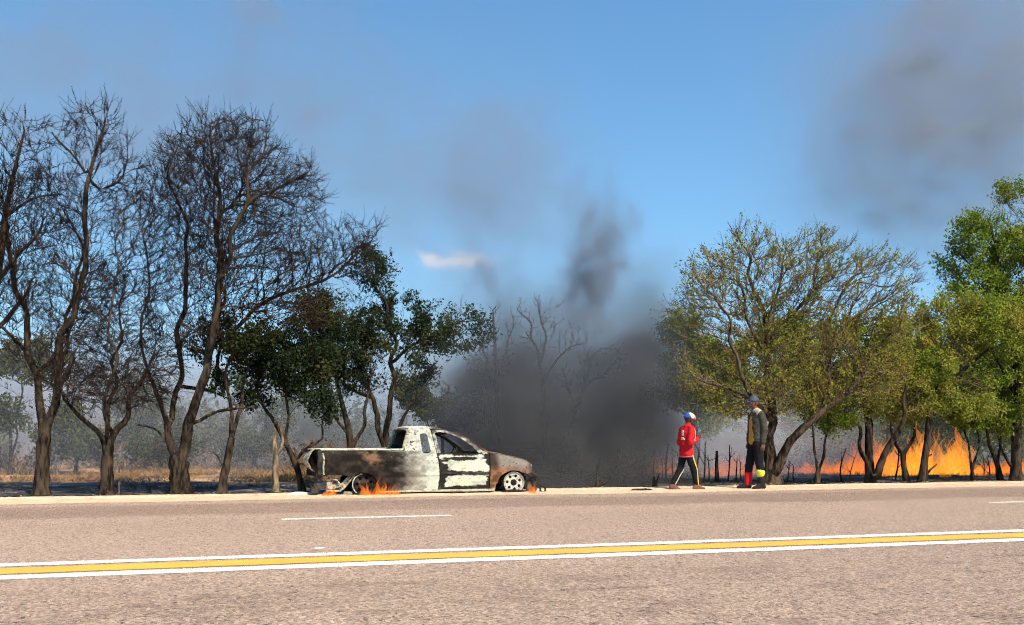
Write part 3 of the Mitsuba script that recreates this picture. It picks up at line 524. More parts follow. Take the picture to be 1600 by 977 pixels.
def fire(name, label, u0, u1, D, top, count, wid, seed, rgb, depth=0.9, lean=0.06, z0=None, group=None, core=True):
    """top: list of (right, down) of the outline of the flame tips at that distance."""
    rng = np.random.default_rng(seed); k = D / 1600; tu, tv = np.array(top, float).T; out = []
    for i in range(count):
        u = rng.uniform(u0, u1); d = D + rng.normal(0, depth * 0.5)
        b = P(u, 0, D) + FWD * (d - D); b[2] = (gz(b[0], b[1]) if z0 is None else z0) - 0.02
        full = 1 + (682 - np.interp(u, tu, tv)) * k - b[2]
        h = max(0.08, full * (rng.beta(1.9, 1.2) * 1.15 + 0.08)); b[2] += full * rng.uniform(0, 0.30) * (rng.random() < 0.5) * max(0, 1 - h / full)
        out.append(tongue(rng, b, h, 1.9 * wid * rng.uniform(0.5, 1.5) * (0.5 + 0.6 * h / max(full, .1)), lean + rng.normal(0, 0.12)))
    k_ = thing(name, label, 'fire', group)
    scene[f'{k_}__flame'] = {**mikit.ply(join(out), None, True), **flame_look(name, rgb)}
    labels[f'{k_}__flame'] = {'kind': 'stuff'}
    if core:
        out = []
        for i in range(int(count * 0.6)):
            u = rng.uniform(u0, u1); d = D + rng.normal(0, depth * 0.3); b = P(u, 0, D) + FWD * (d - D); b[2] = (gz(b[0], b[1]) if z0 is None else z0) - 0.02
            full = 1 + (682 - np.interp(u, tu, tv)) * k - b[2]; h = max(0.05, full * rng.beta(1.6, 1.8) * 0.95)
            out.append(tongue(rng, b, h, 1.5 * wid * rng.uniform(0.4, 1.3), lean + rng.normal(0, 0.10)))
        scene[f'{k_}__core'] = {**mikit.ply(join(out), None, True), **flame_look(name, (rgb[0] * 0.7, rgb[1] * 1.75, rgb[2] * 2.2))}
        labels[f'{k_}__core'] = {'kind': 'stuff'}
HOT, WARM, COOL = (0.080, 0.0235, 0.0016), (0.070, 0.0165, 0.0016), (0.055, 0.0130, 0.0040)
fire('grass_fire', 'tall orange flames between the two black saplings at the right, left of the leaning trunk', 1372, 1446, 27.0, [(1372, 728), (1380, 702), (1388, 686), (1397, 722), (1409, 727), (1419, 690), (1430, 674), (1440, 660), (1446, 696)], 130, 0.085, 1, HOT)
fire('grass_fire', 'tall twisted orange flame right of the leaning trunk, with grey smoke on both sides', 1462, 1512, 27.5, [(1462, 730), (1472, 720), (1480, 684), (1489, 704), (1499, 658), (1505, 716), (1512, 730)], 95, 0.085, 2, HOT)
fire('grass_fire', 'low wide orange flames joining the two tall flames at their foot', 1440, 1524, 26.6, [(1440, 730), (1470, 727), (1490, 722), (1524, 731)], 50, 0.08, 3, HOT)
fire('grass_fire', 'ragged orange flames behind the dark many stemmed thorn tree', 1318, 1374, 26.8, [(1318, 731), (1332, 718), (1342, 678), (1350, 724), (1362, 727), (1370, 684), (1374, 690)], 70, 0.085, 4, WARM, core=False)
fire('grass_fire', 'pink orange flames in smoke between the Y shaped sapling and the thorn tree', 1284, 1326, 27.0, [(1284, 724), (1300, 714), (1318, 724), (1326, 718)], 40, 0.075, 5, WARM, core=False)
fire('grass_fire', 'pale pink flames right of the standing person, seen through smoke', 1214, 1284, 27.5, [(1214, 733), (1245, 727), (1262, 716), (1284, 728)], 40, 0.075, 6, COOL, core=False)
fire('grass_fire', 'rounded orange flames between the two people', 1106, 1172, 27.0, [(1106, 728), (1125, 718), (1150, 705), (1165, 712), (1172, 724)], 55, 0.085, 7, COOL, core=False)
fire('grass_fire', 'low red flames left of the person in red, under the edge of the black smoke', 960, 1060, 27.5, [(960, 716), (985, 704), (1000, 716), (1030, 706), (1060, 716)], 60, 0.075, 8, COOL, core=False)
fire('grass_fire', 'small pink flames beside the crooked sapling at the far right', 1536, 1580, 27.0, [(1536, 728), (1552, 716), (1570, 722), (1580, 712)], 50, 0.075, 9, WARM, core=False)
fire('grass_fire', 'small flames at the right edge of the picture behind the thick trunk', 1592, 1630, 27.0, [(1592, 722), (1610, 712), (1630, 720)], 40, 0.075, 10, WARM, core=False)

# ---------------------------------------------------------------- burnt saplings, posts, scrub, grass, litter
def stick(name, label, u, v, top_u, top_v, r, seed, cat, bark='bark_char', group=None, twigs_n=3):
    rng = np.random.default_rng(seed); b, D = ground_at(u, v); k = D / 1600
    b[2] = gz(b[0], b[1]) - 0.05; t = P(top_u, top_v, D)
    q = resample(np.array([b, b * 0.55 + t * 0.45 + RGT * rng.normal(0, 0.03), t]), 0.12)
    out = [tube_chain(q, np.linspace(r, r * 0.45, len(q)), 7, rng, 0.06)]
    for i in range(twigs_n):
        j = rng.integers(len(q) // 3, len(q)); L = rng.uniform(0.12, 0.4); d = unit(np.array([*rng.normal(0, 0.6, 2), 0.6])[None])[0]
        w = np.array([q[j], q[j] + d * L * 0.6, q[j] + d * L + np.array([0, 0, 0.05])]); out.append(tube_chain(w, np.array([r * 0.45, r * 0.3, r * 0.15]), 5))
    return single(name, join(out), bark, label, cat, True, group)
rng = np.random.default_rng(5)
for i, (u, v, tu, tv) in enumerate([(940, 758, 936, 716), (968, 757, 966, 706), (984, 755, 985, 700), (1002, 752, 1008, 708), (1024, 756, 1023, 702), (1032, 750, 1033, 716), (1041, 754, 1044, 694), (1052, 756, 1050, 700), (1062, 755, 1058, 708), (1094, 757, 1092, 704), (1100, 754, 1102, 690), (1108, 752, 1106, 712),
                                     (1137, 752, 1140, 695), (1150, 753, 1152, 716), (1159, 752, 1157, 722), (1229, 752, 1233, 720), (1316, 752, 1322, 700), (1327, 751, 1335, 716), (1398, 751, 1405, 706), (1535, 749, 1536, 712), (1545, 748, 1543, 716), (1241, 751, 1240, 728)]):
    stick('burnt_sapling', 'thin burnt sapling standing in the scorched strip in front of the low flames', u, v, tu, tv, rng.uniform(0.014, 0.026), 300 + i, 'sapling', group='burnt saplings in the scorched strip', twigs_n=int(rng.integers(1, 5)))
stick('fence_post', 'thick charred fence post standing between the two people', 1121, 754, 1120, 705, 0.055, 350, 'post', twigs_n=0)
stick('stump', 'short charred stump left of the person in red', 1022, 762, 1023, 745, 0.075, 351, 'stump', twigs_n=1)
stick('stump', 'low scorched stump under the edge of the black smoke', 934, 763, 935, 750, 0.07, 352, 'stump', twigs_n=2)
stick('stake', 'short pale stake stuck in the verge beside the second trunk from the left', 183, 773, 186, 753, 0.022, 353, 'stake', bark='bark_pale', twigs_n=1)
stick('stake', 'thin pale dry stalk in the scorched strip under the black smoke', 983, 757, 984, 748, 0.02, 354, 'stake', bark='bark_pale', twigs_n=2)

def shrub_parts(rng, base, h, w, stems, nleaf, size, stem_r=0.012):
    st, tips = [], []
    for s in range(stems):
        d = np.array([*rng.normal(0, 0.42, 2) * w / h, 1.0]); q = [base + np.array([*rng.normal(0, 0.12, 2), -0.05])]; L = h * rng.uniform(0.55, 1.05) / 6
        for i in range(6):
            d = unit((d + rng.normal(0, 0.22, 3) + np.array([0, 0, 0.05]))[None])[0]; q.append(q[-1] + d * L)
            if i > 1:
                for _ in range(2):
                    e = unit((d + rng.normal(0, 0.75, 3))[None])[0]; a = q[-1]; b = a + e * L * rng.uniform(0.6, 1.6); st.append((a, b, stem_r * 0.4)); tips += [b, (a + b) / 2]
        for i in range(6): st.append((q[i], q[i + 1], stem_r * (1 - i * 0.12)))
        tips += q[3:]
    a, b, r = np.array([x[0] for x in st]), np.array([x[1] for x in st]), np.array([x[2] for x in st])
    return prisms(a, b, r, r * 0.75), leaves(rng, np.array(tips), nleaf, size, 0.10)
def scrub(name, label, spots, mat, twig, seed, nleaf, size):
    rng = np.random.default_rng(seed); tw, lf = [], []
    for u, v0, D, h, w in spots:
        b = P(u, 0, D); b[2] = gz(b[0], b[1])
        x, y = shrub_parts(rng, b, h, w, int(7 + 5 * w), int(nleaf * h * w), size); tw.append(x); lf.append(y)
    k = thing(name, label, 'scrub', kind='stuff')
    part(k, 'twigs', join(tw), twig, kind='stuff'); part(k, 'foliage', join(lf), mat, kind='stuff')
rng = np.random.default_rng(77)
brush = [(rng.uniform(-60, 640), 0, D, rng.uniform(0.6, 1.2), rng.uniform(1.0, 2.0)) for D in np.linspace(26.5, 33, 40)]
scrub('dry_brush', 'low reddish brown dry brush in front of the hazy scrub on the left', brush, 'leaf_dry', 'twig_brown', 76, 40, 0.10)
left = [(rng.uniform(-160, 640), 0, D, rng.uniform(1.2, 2.6) * (1 + (D - 33) / 40), rng.uniform(1.4, 2.6)) for D in np.linspace(31, 58, 64)]
scrub('dry_scrub', 'hazy dry scrub filling the background behind the left trunks and the pickup', left, 'leaf_dull', 'leaf_dull', 78, 75, 0.18)
right = [(rng.uniform(1270, 1780), 0, D, rng.uniform(1.8, 3.2) * (1 + (D - 33) / 50), rng.uniform(1.6, 2.8)) for D in np.linspace(31, 56, 46)]
scrub('green_scrub', 'green scrub filling the background behind the flames on the right', right, 'leaf_far_green', 'leaf_far_green', 79, 90, 0.20)
def blades(rng, xy, h, n, w, spread, lean):
    m = len(xy); b = np.repeat(xy, n, 0) + rng.normal(0, spread, (m * n, 2)); z = ground_z(b[:, 0], b[:, 1]) - 0.02
    p = np.column_stack([b, z]); H = h * rng.uniform(0.4, 1.25, m * n)
    a = rng.uniform(0, 6.28, m * n); side = np.column_stack([np.cos(a), np.sin(a), a * 0]) * w; top = p + np.column_stack([rng.normal(0, lean, (m * n, 2)) * H[:, None], H])
    mid_ = (p + top) / 2 + np.column_stack([rng.normal(0, lean * 0.15, (m * n, 2)), a * 0])
    v = np.stack([p - side, p + side, mid_ + side * 0.7, mid_ - side * 0.7, top], 1).reshape(-1, 3); i = np.arange(m * n)[:, None] * 5
    return trimesh.Trimesh(v, np.vstack([i + [0, 1, 2], i + [0, 2, 3], i + [3, 2, 4]]), process=False)
diffuse('straw', lambda p, n, uv: mix((0.26, 0.14, 0.055), (0.42, 0.26, 0.11), cell_rand(p.x * 9, p.y * 9)))
diffuse('char_grass', lambda p, n, uv: mix((0.014, 0.013, 0.013), (0.055, 0.050, 0.047), cell_rand(p.x * 11, p.y * 11)))
rng = np.random.default_rng(81)
xy = np.column_stack([rng.uniform(-26, 3.5, 5200), 22.6 + rng.gamma(1.6, 3.6, 5200)]); keep = meshkit.fbm(np.column_stack([xy * 0.55, xy[:, 0] * 0]), 3, 4) > 0.5
single('dry_grass', blades(rng, xy[keep], 0.20, 7, 0.010, 0.09, 0.5), 'straw', 'dry orange grass not yet burnt, behind the left trunks', 'grass', kind='stuff')
xy = np.column_stack([rng.uniform(-26, 40, 9000), rng.uniform(18.75, 28, 9000)]); keep = meshkit.fbm(np.column_stack([xy * 0.9, xy[:, 0] * 0]), 3, 9) > 0.47
single('burnt_stubble', blades(rng, xy[keep], 0.12, 6, 0.008, 0.10, 0.6), 'char_grass', 'black burnt grass stubble along the verge', 'stubble', kind='stuff')
xy = np.column_stack([rng.uniform(-24, 36, 900), rng.normal(18.48, 0.10, 900)])
single('verge_grass', blades(rng, xy, 0.07, 5, 0.006, 0.05, 0.7), 'straw', 'short dry grass stalks along the edge of the sandy shoulder', 'grass', kind='stuff')
# grit on the sandy shoulder
def pebbles(rng, xy, s):
    ico = trimesh.creation.icosphere(subdivisions=0, radius=1.0); m = len(xy)
    sc = s * rng.uniform(0.4, 1.5, (m, 1, 1)) * rng.uniform(0.6, 1.3, (m, 1, 3)) * np.array([1, 1, 0.7]); v = np.asarray(ico.vertices)[None] * sc + np.column_stack([xy, np.full(m, 0.016)])[:, None]
    return trimesh.Trimesh(v.reshape(-1, 3), (np.asarray(ico.faces)[None] + (np.arange(m) * 12)[:, None, None]).reshape(-1, 3), process=False)
diffuse('stone', lambda p, n, uv: mix((0.26, 0.19, 0.14), (0.58, 0.48, 0.38), cell_rand(p.x * 17, p.y * 17)))
xy = np.column_stack([rng.uniform(-22, 34, 5200), rng.uniform(16.75, 18.5, 5200)])
single('gravel', pebbles(rng, xy, 0.016), 'stone', 'loose gravel scattered on the sandy shoulder', 'gravel', kind='stuff')
def flake(u, v, a, b, hgt, seed):
    rng = np.random.default_rng(seed); p, D = ground_at(u, v); n = 14; an = np.arange(n) * 2 * np.pi / n; r = 1 + rng.normal(0, 0.2, n)
    ring = np.column_stack([np.cos(an) * r * a, np.sin(an) * r * b]); c = p + np.array([0, 0, 0.02])
    v = [c + np.array([*x, 0]) for x in ring] + [c + np.array([*(x * 0.7), hgt * rng.uniform(0.5, 1.2)]) for x in ring] + [c + np.array([0, 0, hgt * 0.9])]
    f = [[i, (i + 1) % n, n + (i + 1) % n] for i in range(n)] + [[i, n + (i + 1) % n, n + i] for i in range(n)] + [[n + i, n + (i + 1) % n, 2 * n] for i in range(n)]
    return trimesh.Trimesh(v, f, process=False)
pbr('pale_melt', lambda p, n, uv: mix((0.46, 0.47, 0.46), (0.68, 0.69, 0.68), fbm(p.x * 12, p.y * 12, p.z * 12)), 0.7)
diffuse('green_ash', lambda p, n, uv: mix((0.10, 0.105, 0.085), (0.36, 0.38, 0.29), fbm(p.x * 22, p.y * 22, p.z * 22, 3)))
diffuse('soot', lambda p, n, uv: mix((0.010, 0.010, 0.010), (0.045, 0.040, 0.037), fbm(p.x * 14, p.y * 14, p.z * 14, 3)))
single('melted_sheet', flake(472, 774.5, 0.26, 0.09, 0.04, 1), 'pale_melt', 'flat pale melted sheet on the sand at the tail of the pickup', 'debris', True)
single('black_flake', flake(1003, 768, 0.22, 0.06, 0.03, 2), 'soot', 'thin black flake on the sandy shoulder left of the person in red', 'debris', True)
single('paper_scrap', flake(498, 860.5, 0.042, 0.034, 0.008, 3), 'pale_melt', 'small white scrap lying on the road just beyond the centre line', 'litter', True)
single('ash_heap', flake(545, 775.0, 0.10, 0.07, 0.055, 4), 'green_ash', 'small pale heap of ash between the flames under the pickup', 'ash', True)
single('burnt_hose', trimesh.creation.torus(0.055, 0.016, 16, 8, transform=trimesh.transformations.translation_matrix(ground_at(848, 770)[0] + [0, 0, 0.06]) @ trimesh.transformations.rotation_matrix(1.35, [1, 0.3, 0])), 'soot', 'charred ring lying on the sand ahead of the pickup', 'debris', True)

# ---------------------------------------------------------------- the burnt pickup (x forward, y towards the far side, z up, from the rear axle)
CX, CY = 2.75, 17.90
def car_mat(key, fn, rough=0.75, **kw): pbr(key, lambda p, n, uv: fn(p.x - CX, p.y - CY, p.z), rough, specular=0.15, **kw)
def flecks(x, y, z): return fbm(x * 11, y * 11, z * 11, 4), fbm(x * 33, y * 33, z * 33, 3)
def ash_paint(a, b):
    c = mix((0.25, 0.265, 0.24), (0.55, 0.57, 0.50), smoothstep(0.25, 0.65, a))
    return mix(c, (0.085, 0.080, 0.072), smoothstep(0.60, 0.72, b * 0.75 + a * 0.25) * 0.9)
def body_side_fn(x, y, z):
    a, b = flecks(x, y, z); low = fbm(x * 3.1, y * 3.1, z * 3.1, 3)
    c = ash_paint(a, b)
    c = mix(c, mix((0.50, 0.58, 0.50), (0.66, 0.70, 0.62), a), smoothstep(1.02, 1.16, x + (a - .5) * .2) * smoothstep(0.55, 0.3, z))
    burn = mix((0.008, 0.007, 0.006), (0.036, 0.028, 0.022), smoothstep(0.3, 0.75, a))
    burn = mix(burn, (0.26, 0.155, 0.085), smoothstep(0.50, 0.66, low * .6 + a * .45) * 0.7 * smoothstep(-0.15, 0.05, x) * smoothstep(0.5, 0.32, x) * smoothstep(0.46, 0.58, z))
    burn = mix(burn, (0.34, 0.32, 0.28), smoothstep(0.66, 0.80, b * .7 + a * .3) * 0.7 * smoothstep(0.55, 0.72, z))
    edge = x + (low - 0.5) * 0.34 + (a - 0.5) * 0.30 - 0.12 * smoothstep(0.55, 0.75, z) + 0.06 * smoothstep(0.3, 0.1, z)
    k = smoothstep(1.02, 0.50, edge) * (1 - smoothstep(0.735, 0.765, z + (b - .5) * .05) * smoothstep(0.3, 0.6, x))
    c = mix(c, mix((0.20, 0.17, 0.13), (0.38, 0.36, 0.31), a), smoothstep(1.15, 0.85, edge) * smoothstep(0.70, 0.5, z) * 0.75)
    c = mix(c, burn, k)
    return mix(c, (0.03, 0.028, 0.026), smoothstep(0.55, 0.64, a * .6 + b * .4) * smoothstep(0.72, 0.78, z) * smoothstep(1.0, 0.8, x) * .9)
car_mat('bodyside_paint', body_side_fn)
def door_fn(x, y, z):
    a, b = flecks(x, y, z); low = fbm(x * 5, y * 5, z * 5, 3); w = (low - 0.5) * 0.17 + (a - .5) * 0.10 + (b - .5) * 0.05
    def patch(x0, x1, z0, z1): return smoothstep(0.0, 0.03, x - x0 + w * 1.3) * smoothstep(0.0, 0.03, x1 - x + w) * smoothstep(0.0, 0.02, z - z0 + w * .45) * smoothstep(0.0, 0.02, z1 - z + w * .45)
    black = mix((0.010, 0.010, 0.010), (0.038, 0.036, 0.034), a)
    white = mix((0.36, 0.40, 0.34), (0.62, 0.66, 0.56), smoothstep(0.25, 0.6, a)); white = mix(white, (0.76, 0.76, 0.50), smoothstep(0.52, 0.7, fbm(x * 4 + 3, y, z * 6, 2)) * .5)
    white = mix(white, (0.26, 0.27, 0.25), smoothstep(0.66, 0.76, b) * .6)
    k = 1 - (1 - patch(1.36, 2.125, 0.405, 0.605)) * (1 - patch(1.40, 2.14, 0.135, 0.325)) * (1 - patch(1.32, 2.08, 0.632, 0.682))
    grey = mix((0.09, 0.088, 0.082), (0.42, 0.43, 0.40), smoothstep(0.38, 0.62, a))
    return mix(mix(black, white, k), grey, smoothstep(0.70, 0.73, z))
car_mat('door_paint', door_fn)
def fender_fn(x, y, z):
    a, b = flecks(x, y, z); low = fbm(x * 4, y * 4, z * 4, 3)
    c = mix((0.10, 0.052, 0.03), (0.31, 0.16, 0.085), smoothstep(0.3, 0.7, a))
    c = mix(c, mix((0.15, 0.135, 0.12), (0.33, 0.30, 0.265), a), smoothstep(0.36, 0.50, z + (low - .5) * .25 + (x - 2.6) * .12))
    c = mix(c, (0.045, 0.033, 0.028), smoothstep(2.42, 2.22, x + (low - .5) * .3) * smoothstep(0.36, 0.52, z + (a - .5) * .15))
    c = mix(c, (0.05, 0.042, 0.036), smoothstep(2.80, 2.95, x + (low - .5) * .35) * 0.8)
    return mix(c, (0.03, 0.026, 0.024), smoothstep(0.62, 0.74, b) * .7)
car_mat('fender_rust', fender_fn, 0.85)
def roof_fn(x, y, z):
    a, b = flecks(x, y, z)
    c = mix(ash_paint(a, b), (0.70, 0.68, 0.60), 0.3)
    return mix(c, mix((0.03, 0.027, 0.025), (0.16, 0.12, 0.09), a), smoothstep(1.10, 1.22, x + (a - .5) * .12))
car_mat('roof_paint', roof_fn)
def hood_fn(x, y, z):
    a, b = flecks(x, y, z)
    return mix(mix((0.030, 0.025, 0.022), (0.125, 0.092, 0.072), smoothstep(.3, .7, a)), (0.36, 0.34, 0.31), smoothstep(0.58, 0.68, b) * .7)
car_mat('hood_rust', hood_fn, 0.85)
car_mat('pale_burnt', lambda x, y, z: ash_paint(*flecks(x, y, z)) * mi.Color3f(1.08, 1.05, 0.95))
car_mat('cream_burnt', lambda x, y, z: mix(mix((0.36, 0.32, 0.23), (0.58, 0.55, 0.42), flecks(x, y, z)[0]), (0.08, 0.055, 0.04), smoothstep(0.50, 0.62, flecks(x, y, z)[1]) * .8))
car_mat('black_burnt', lambda x, y, z: mix((0.012, 0.012, 0.012), (0.070, 0.060, 0.052), smoothstep(0.3, 0.75, flecks(x, y, z)[0])), 0.9)
car_mat('rust_burnt', lambda x, y, z: mix((0.045, 0.025, 0.016), (0.24, 0.115, 0.06), smoothstep(0.3, 0.75, flecks(x, y, z)[0])), 0.9)
car_mat('alloy_burnt', lambda x, y, z: mix(mix((0.42, 0.42, 0.38), (0.70, 0.70, 0.64), flecks(x, y, z)[0]), (0.06, 0.055, 0.05), smoothstep(0.60, 0.72, flecks(x, y, z)[1]) * .8), 0.6)

def half_width(x, z):
    x, z = np.asarray(x, float), np.asarray(z, float)
    w = 0.80 - 0.05 * (np.clip(0.45 - z, 0, None) / 0.4) ** 2 - 0.03 * (np.clip(z - 0.45, 0, .27) / 0.27) ** 2 - 0.17 * (np.clip(z - 0.72, 0, None) / 0.43) ** 1.1
    w = w + 0.010 * np.exp(-((z - 0.345) / 0.022) ** 2)              # the pressed line along the side
    return w - 0.12 * (np.clip(x - 2.2, 0, None) / 0.8) ** 2 - 0.03 * (np.clip(-0.4 - x, 0, None) / 0.4) ** 2
def dent(x, z, s, a, seed): return (meshkit.fbm(np.stack([np.asarray(x) * s, np.asarray(z) * s, np.asarray(x) * 0], -1), 3, seed) - 0.5) * 2 * a
def sheet(poly, surf, thick, size=0.05, inward=(0, 1, 0)):
    """A pressed panel: the outline, filled with small triangles, laid on surf(a, b) and given thickness."""
    poly = shapely.segmentize(poly, size)
    v, f = trimesh.creation.triangulate_polygon(poly, engine='earcut')
    v3, f = trimesh.remesh.subdivide_to_size(np.column_stack([v, np.zeros(len(v))]), f, size)
    m = trimesh.Trimesh(v3, f, process=True); m.merge_vertices(); a, b = m.vertices[:, 0], m.vertices[:, 1]
    f = np.array(m.faces); area = (a[f[:, 1]] - a[f[:, 0]]) * (b[f[:, 2]] - b[f[:, 0]]) - (a[f[:, 2]] - a[f[:, 0]]) * (b[f[:, 1]] - b[f[:, 0]])
    f[area < 0] = f[area < 0][:, ::-1]; f = f[np.abs(area) > 1e-12]
    out = surf(a, b); inn = out + np.asarray(inward) * thick
    es = np.vstack([f[:, [0, 1]], f[:, [1, 2]], f[:, [2, 0]]]); e = es[trimesh.grouping.group_rows(np.sort(es, 1), require_count=1)]
    c = np.cross(out[f[:, 1]] - out[f[:, 0]], out[f[:, 2]] - out[f[:, 0]]).sum(0)
    if np.dot(c, inward) > 0: f = f[:, ::-1]; e = e[:, ::-1]
    n, k = len(out), len(e); q = np.arange(k) * 4 + 2 * n
    rim = np.stack([out[e[:, 0]], out[e[:, 1]], inn[e[:, 1]], inn[e[:, 0]]], 1).reshape(-1, 3)
    return trimesh.Trimesh(np.vstack([out, inn, rim]), np.vstack([f, f[:, ::-1] + n, np.column_stack([q, q + 2, q + 1]), np.column_stack([q, q + 3, q + 2])]), process=False)
def to_car(m): m = m.copy(); m.apply_translation([CX, CY, 0]); return m
def side_panel(poly, sgn, thick=0.022, proud=0.0, seed=1, amp=0.006):
    def surf(x, z): return np.column_stack([x, sgn * (half_width(x, z) + proud + dent(x, z, 5, amp, seed)), z])
    return to_car(sheet(poly, surf, thick, 0.045, (0, -sgn, 0)))
def rounded(pts, r): return Polygon(pts).buffer(-r, join_style=1).buffer(2 * r, join_style=1).buffer(-r, join_style=1)
def hull_box(lo, hi, r=0.012):
    lo, hi = np.minimum(lo, hi) + r, np.maximum(lo, hi) - r
    s = m3.Manifold.sphere(r, 10)
    return m3.Manifold.batch_hull([s.translate((float(x), float(y), float(z))) for x in (lo[0], hi[0]) for y in (lo[1], hi[1]) for z in (lo[2], hi[2])])
def tm(m):
    q = m.to_mesh(); return trimesh.Trimesh(q.vert_properties[:, :3], q.tri_verts, process=False)
def rod(pts, r, sides=8, closed=False): return join([tube_chain(np.array(pts, float), np.full(len(pts), r), sides)])
def fuse(*ms): return trimesh.util.concatenate([tm(m) if hasattr(m, 'to_mesh') else m for m in ms])
def cpart(parent, name, mesh, mat, smooth=False, label=None):
    mesh = tm(mesh) if hasattr(mesh, 'to_mesh') else mesh
    return part(parent, name, to_car(mesh), mat, smooth, label)

car = thing('pickup', 'burnt out small white pickup on the road edge, bonnet to the right, still burning', 'pickup')
side_out = Polygon([(-.70, .762), (-.2, .762), (.50, .755), (.64, .755), (.70, .83), (.80, 1.11), (.83, 1.138), (1.127, 1.142), (1.165, 1.105), (1.215, .80), (1.268, .55), (1.276, .42), (1.284, .085), (.25, .07), (.236, .16), (.20, .27), (.13, .345), (.05, .38), (-.06, .385), (-.15, .36), (-.20, .335), (-.50, .362), (-.62, .35), (-.68, .33)])
oval = rounded([(.965, 1.05), (1.085, 1.05), (1.14, .712), (.985, .712)], 0.045)
door_out = Polygon([(1.18, 1.10), (1.30, 1.108), (1.42, 1.098), (1.577, 1.05), (1.77, .962), (1.95, .845), (2.06, .745), (2.172, .70), (2.172, .088), (1.298, .088), (1.29, .42), (1.282, .55), (1.228, .80)])
win = rounded([(1.225, 1.06), (1.32, 1.078), (1.41, 1.066), (1.543, 1.030), (1.708, .955), (1.855, .850), (1.958, .755), (1.992, .692), (1.305, .70)], 0.02)
fender_out = Polygon([(2.188, .715), (2.335, .690), (2.498, .655), (2.70, .613), (2.839, .578), (2.958, .521), (2.993, .44), (2.99, .37), (2.93, .345), (2.865, .335), (2.82, .362), (2.74, .40), (2.639, .417), (2.55, .408), (2.45, .375), (2.37, .32), (2.325, .25), (2.305, .18), (2.29, .085), (2.188, .085)])
mould = LineString([(1.36, .368), (1.7, .372), (2.13, .366)]).buffer(0.017)
for s in (-1, 1):
    w = 'near' if s < 0 else 'far'
    b = part(car, 'body_side', side_panel(side_out.difference(oval), s, seed=3), 'bodyside_paint', True, 'bed side burnt black at the tail and blistered white towards the cab' if s < 0 else None)
    part(b, 'window_frame', side_panel(oval.buffer(.030).difference(oval.buffer(.002)), s, 0.03, 0.010, 4, .003), 'pale_burnt', True, 'pale rim of the small oval side window' if s < 0 else None)
    d = part(car, 'door', side_panel(door_out.difference(win), s, seed=5), 'door_paint' if s < 0 else 'black_burnt', True, 'black door with two flaking white patches and an empty window' if s < 0 else None)
    part(d, 'moulding', side_panel(mould, s, 0.02, 0.014, 6, .004), 'black_burnt', True)
    part(d, 'window_frame', side_panel(win.buffer(.018).difference(win.buffer(-.004)), s, 0.03, 0.006, 7, .003), 'black_burnt' if s > 0 else 'door_paint', True)
    handle = LineString([(1.33, .585), (1.42, .588)]).buffer(.016); part(d, 'handle', side_panel(handle, s, .02, .016, 8, .001), 'black_burnt', True)
    mir = rounded([(2.02, .745), (2.10, .742), (2.15, .70), (2.06, .685)], .012)
    part(d, 'mirror_stub', side_panel(mir, s, .05, .03, 9, .006), 'pale_burnt' if s < 0 else 'black_burnt', True, 'melted pale stub of the door mirror' if s < 0 else None)
    part(car, 'fender', side_panel(fender_out, s, seed=10, amp=.008), 'fender_rust', True, 'front wing burnt to orange and brown rust' if s < 0 else None)
    arch = LineString([(2.305, .18), (2.325, .25), (2.37, .32), (2.45, .375), (2.55, .408), (2.639, .417), (2.74, .40), (2.82, .362)]).buffer(.014, cap_style=2)
    part(car, 'wheel_arch_lip', side_panel(arch, s, .10, .006, 11, .002), 'fender_rust' if s < 0 else 'rust_burnt', True)
    sill = Polygon([(.26, .052), (2.28, .046), (2.28, .086), (1.30, .090), (.26, .074)])
    part(car, 'sill', side_panel(sill, s, .12, .012, 12, .008), 'pale_burnt', True)
    # bed: rail on top of the side and the inner wall
    xs = np.linspace(-.72, .66, 24); y = s * (half_width(xs, .76) - .035)
    rail = np.column_stack([xs, y, .772 + dent(xs, xs * 0, 4, .010, 13)])
    v, f = tube_chain(rail, np.full(24, .040), 8); v[:, 2] = .768 + (v[:, 2] - .768) * .45
    part(car, 'bed_rail', to_car(trimesh.Trimesh(v, f, process=False)), 'pale_burnt', True, 'bed rail burnt to pale ash' if s < 0 else None)
    part(car, 'bed_wall', side_panel(Polygon([(-.68, .75), (.62, .75), (.62, .40), (-.68, .40)]), s, .02, -.09, 14, .010), 'rust_burnt', True)
cpart(car, 'bed_floor', fuse(hull_box((-.70, -.72, .36), (.64, .72, .40)), *[hull_box((-.66, y - .03, .39), (.62, y + .03, .415), .008) for y in np.linspace(-.55, .55, 7)]), 'rust_burnt')
cpart(car, 'bed_front_wall', hull_box((.63, -.74, .10), (.67, .74, .745)), 'black_burnt')
# tail: collapsed tailgate with a bent skin, lamp recesses, corner of the bumper
def tg(a, b): return np.column_stack([-.735 - .05 * np.clip(b - .3, 0, 1) - .16 * np.clip((b - .60) / .16, 0, 1) ** 1.5 * np.exp(-((a - .35) / .62) ** 2) + dent(a, b, 4, .025, 15), a, b])
t_ = part(car, 'tailgate', to_car(sheet(sbox(-.70, .30, .70, .775), tg, .03, .05, (1, 0, 0))), 'black_burnt', True)
part(t_, 'bent_skin', to_car(sheet(Polygon([(-.66, .72), (-.60, .50), (-.35, .40), (.30, .52), (.60, .66), (.55, .79), (-.50, .79)]), lambda a, b: np.column_stack([-.775 - .15 * np.sin(np.clip((.80 - b) / .40, 0, 1) * 3.1) ** .8 * np.clip(1.15 - (a + .3) ** 2, .2, 1) + dent(a, b, 7, .03, 16), a, b]), .012, .04, (1, 0, 0))), 'cream_burnt', True, 'bent pale skin sticking out behind the tailgate')
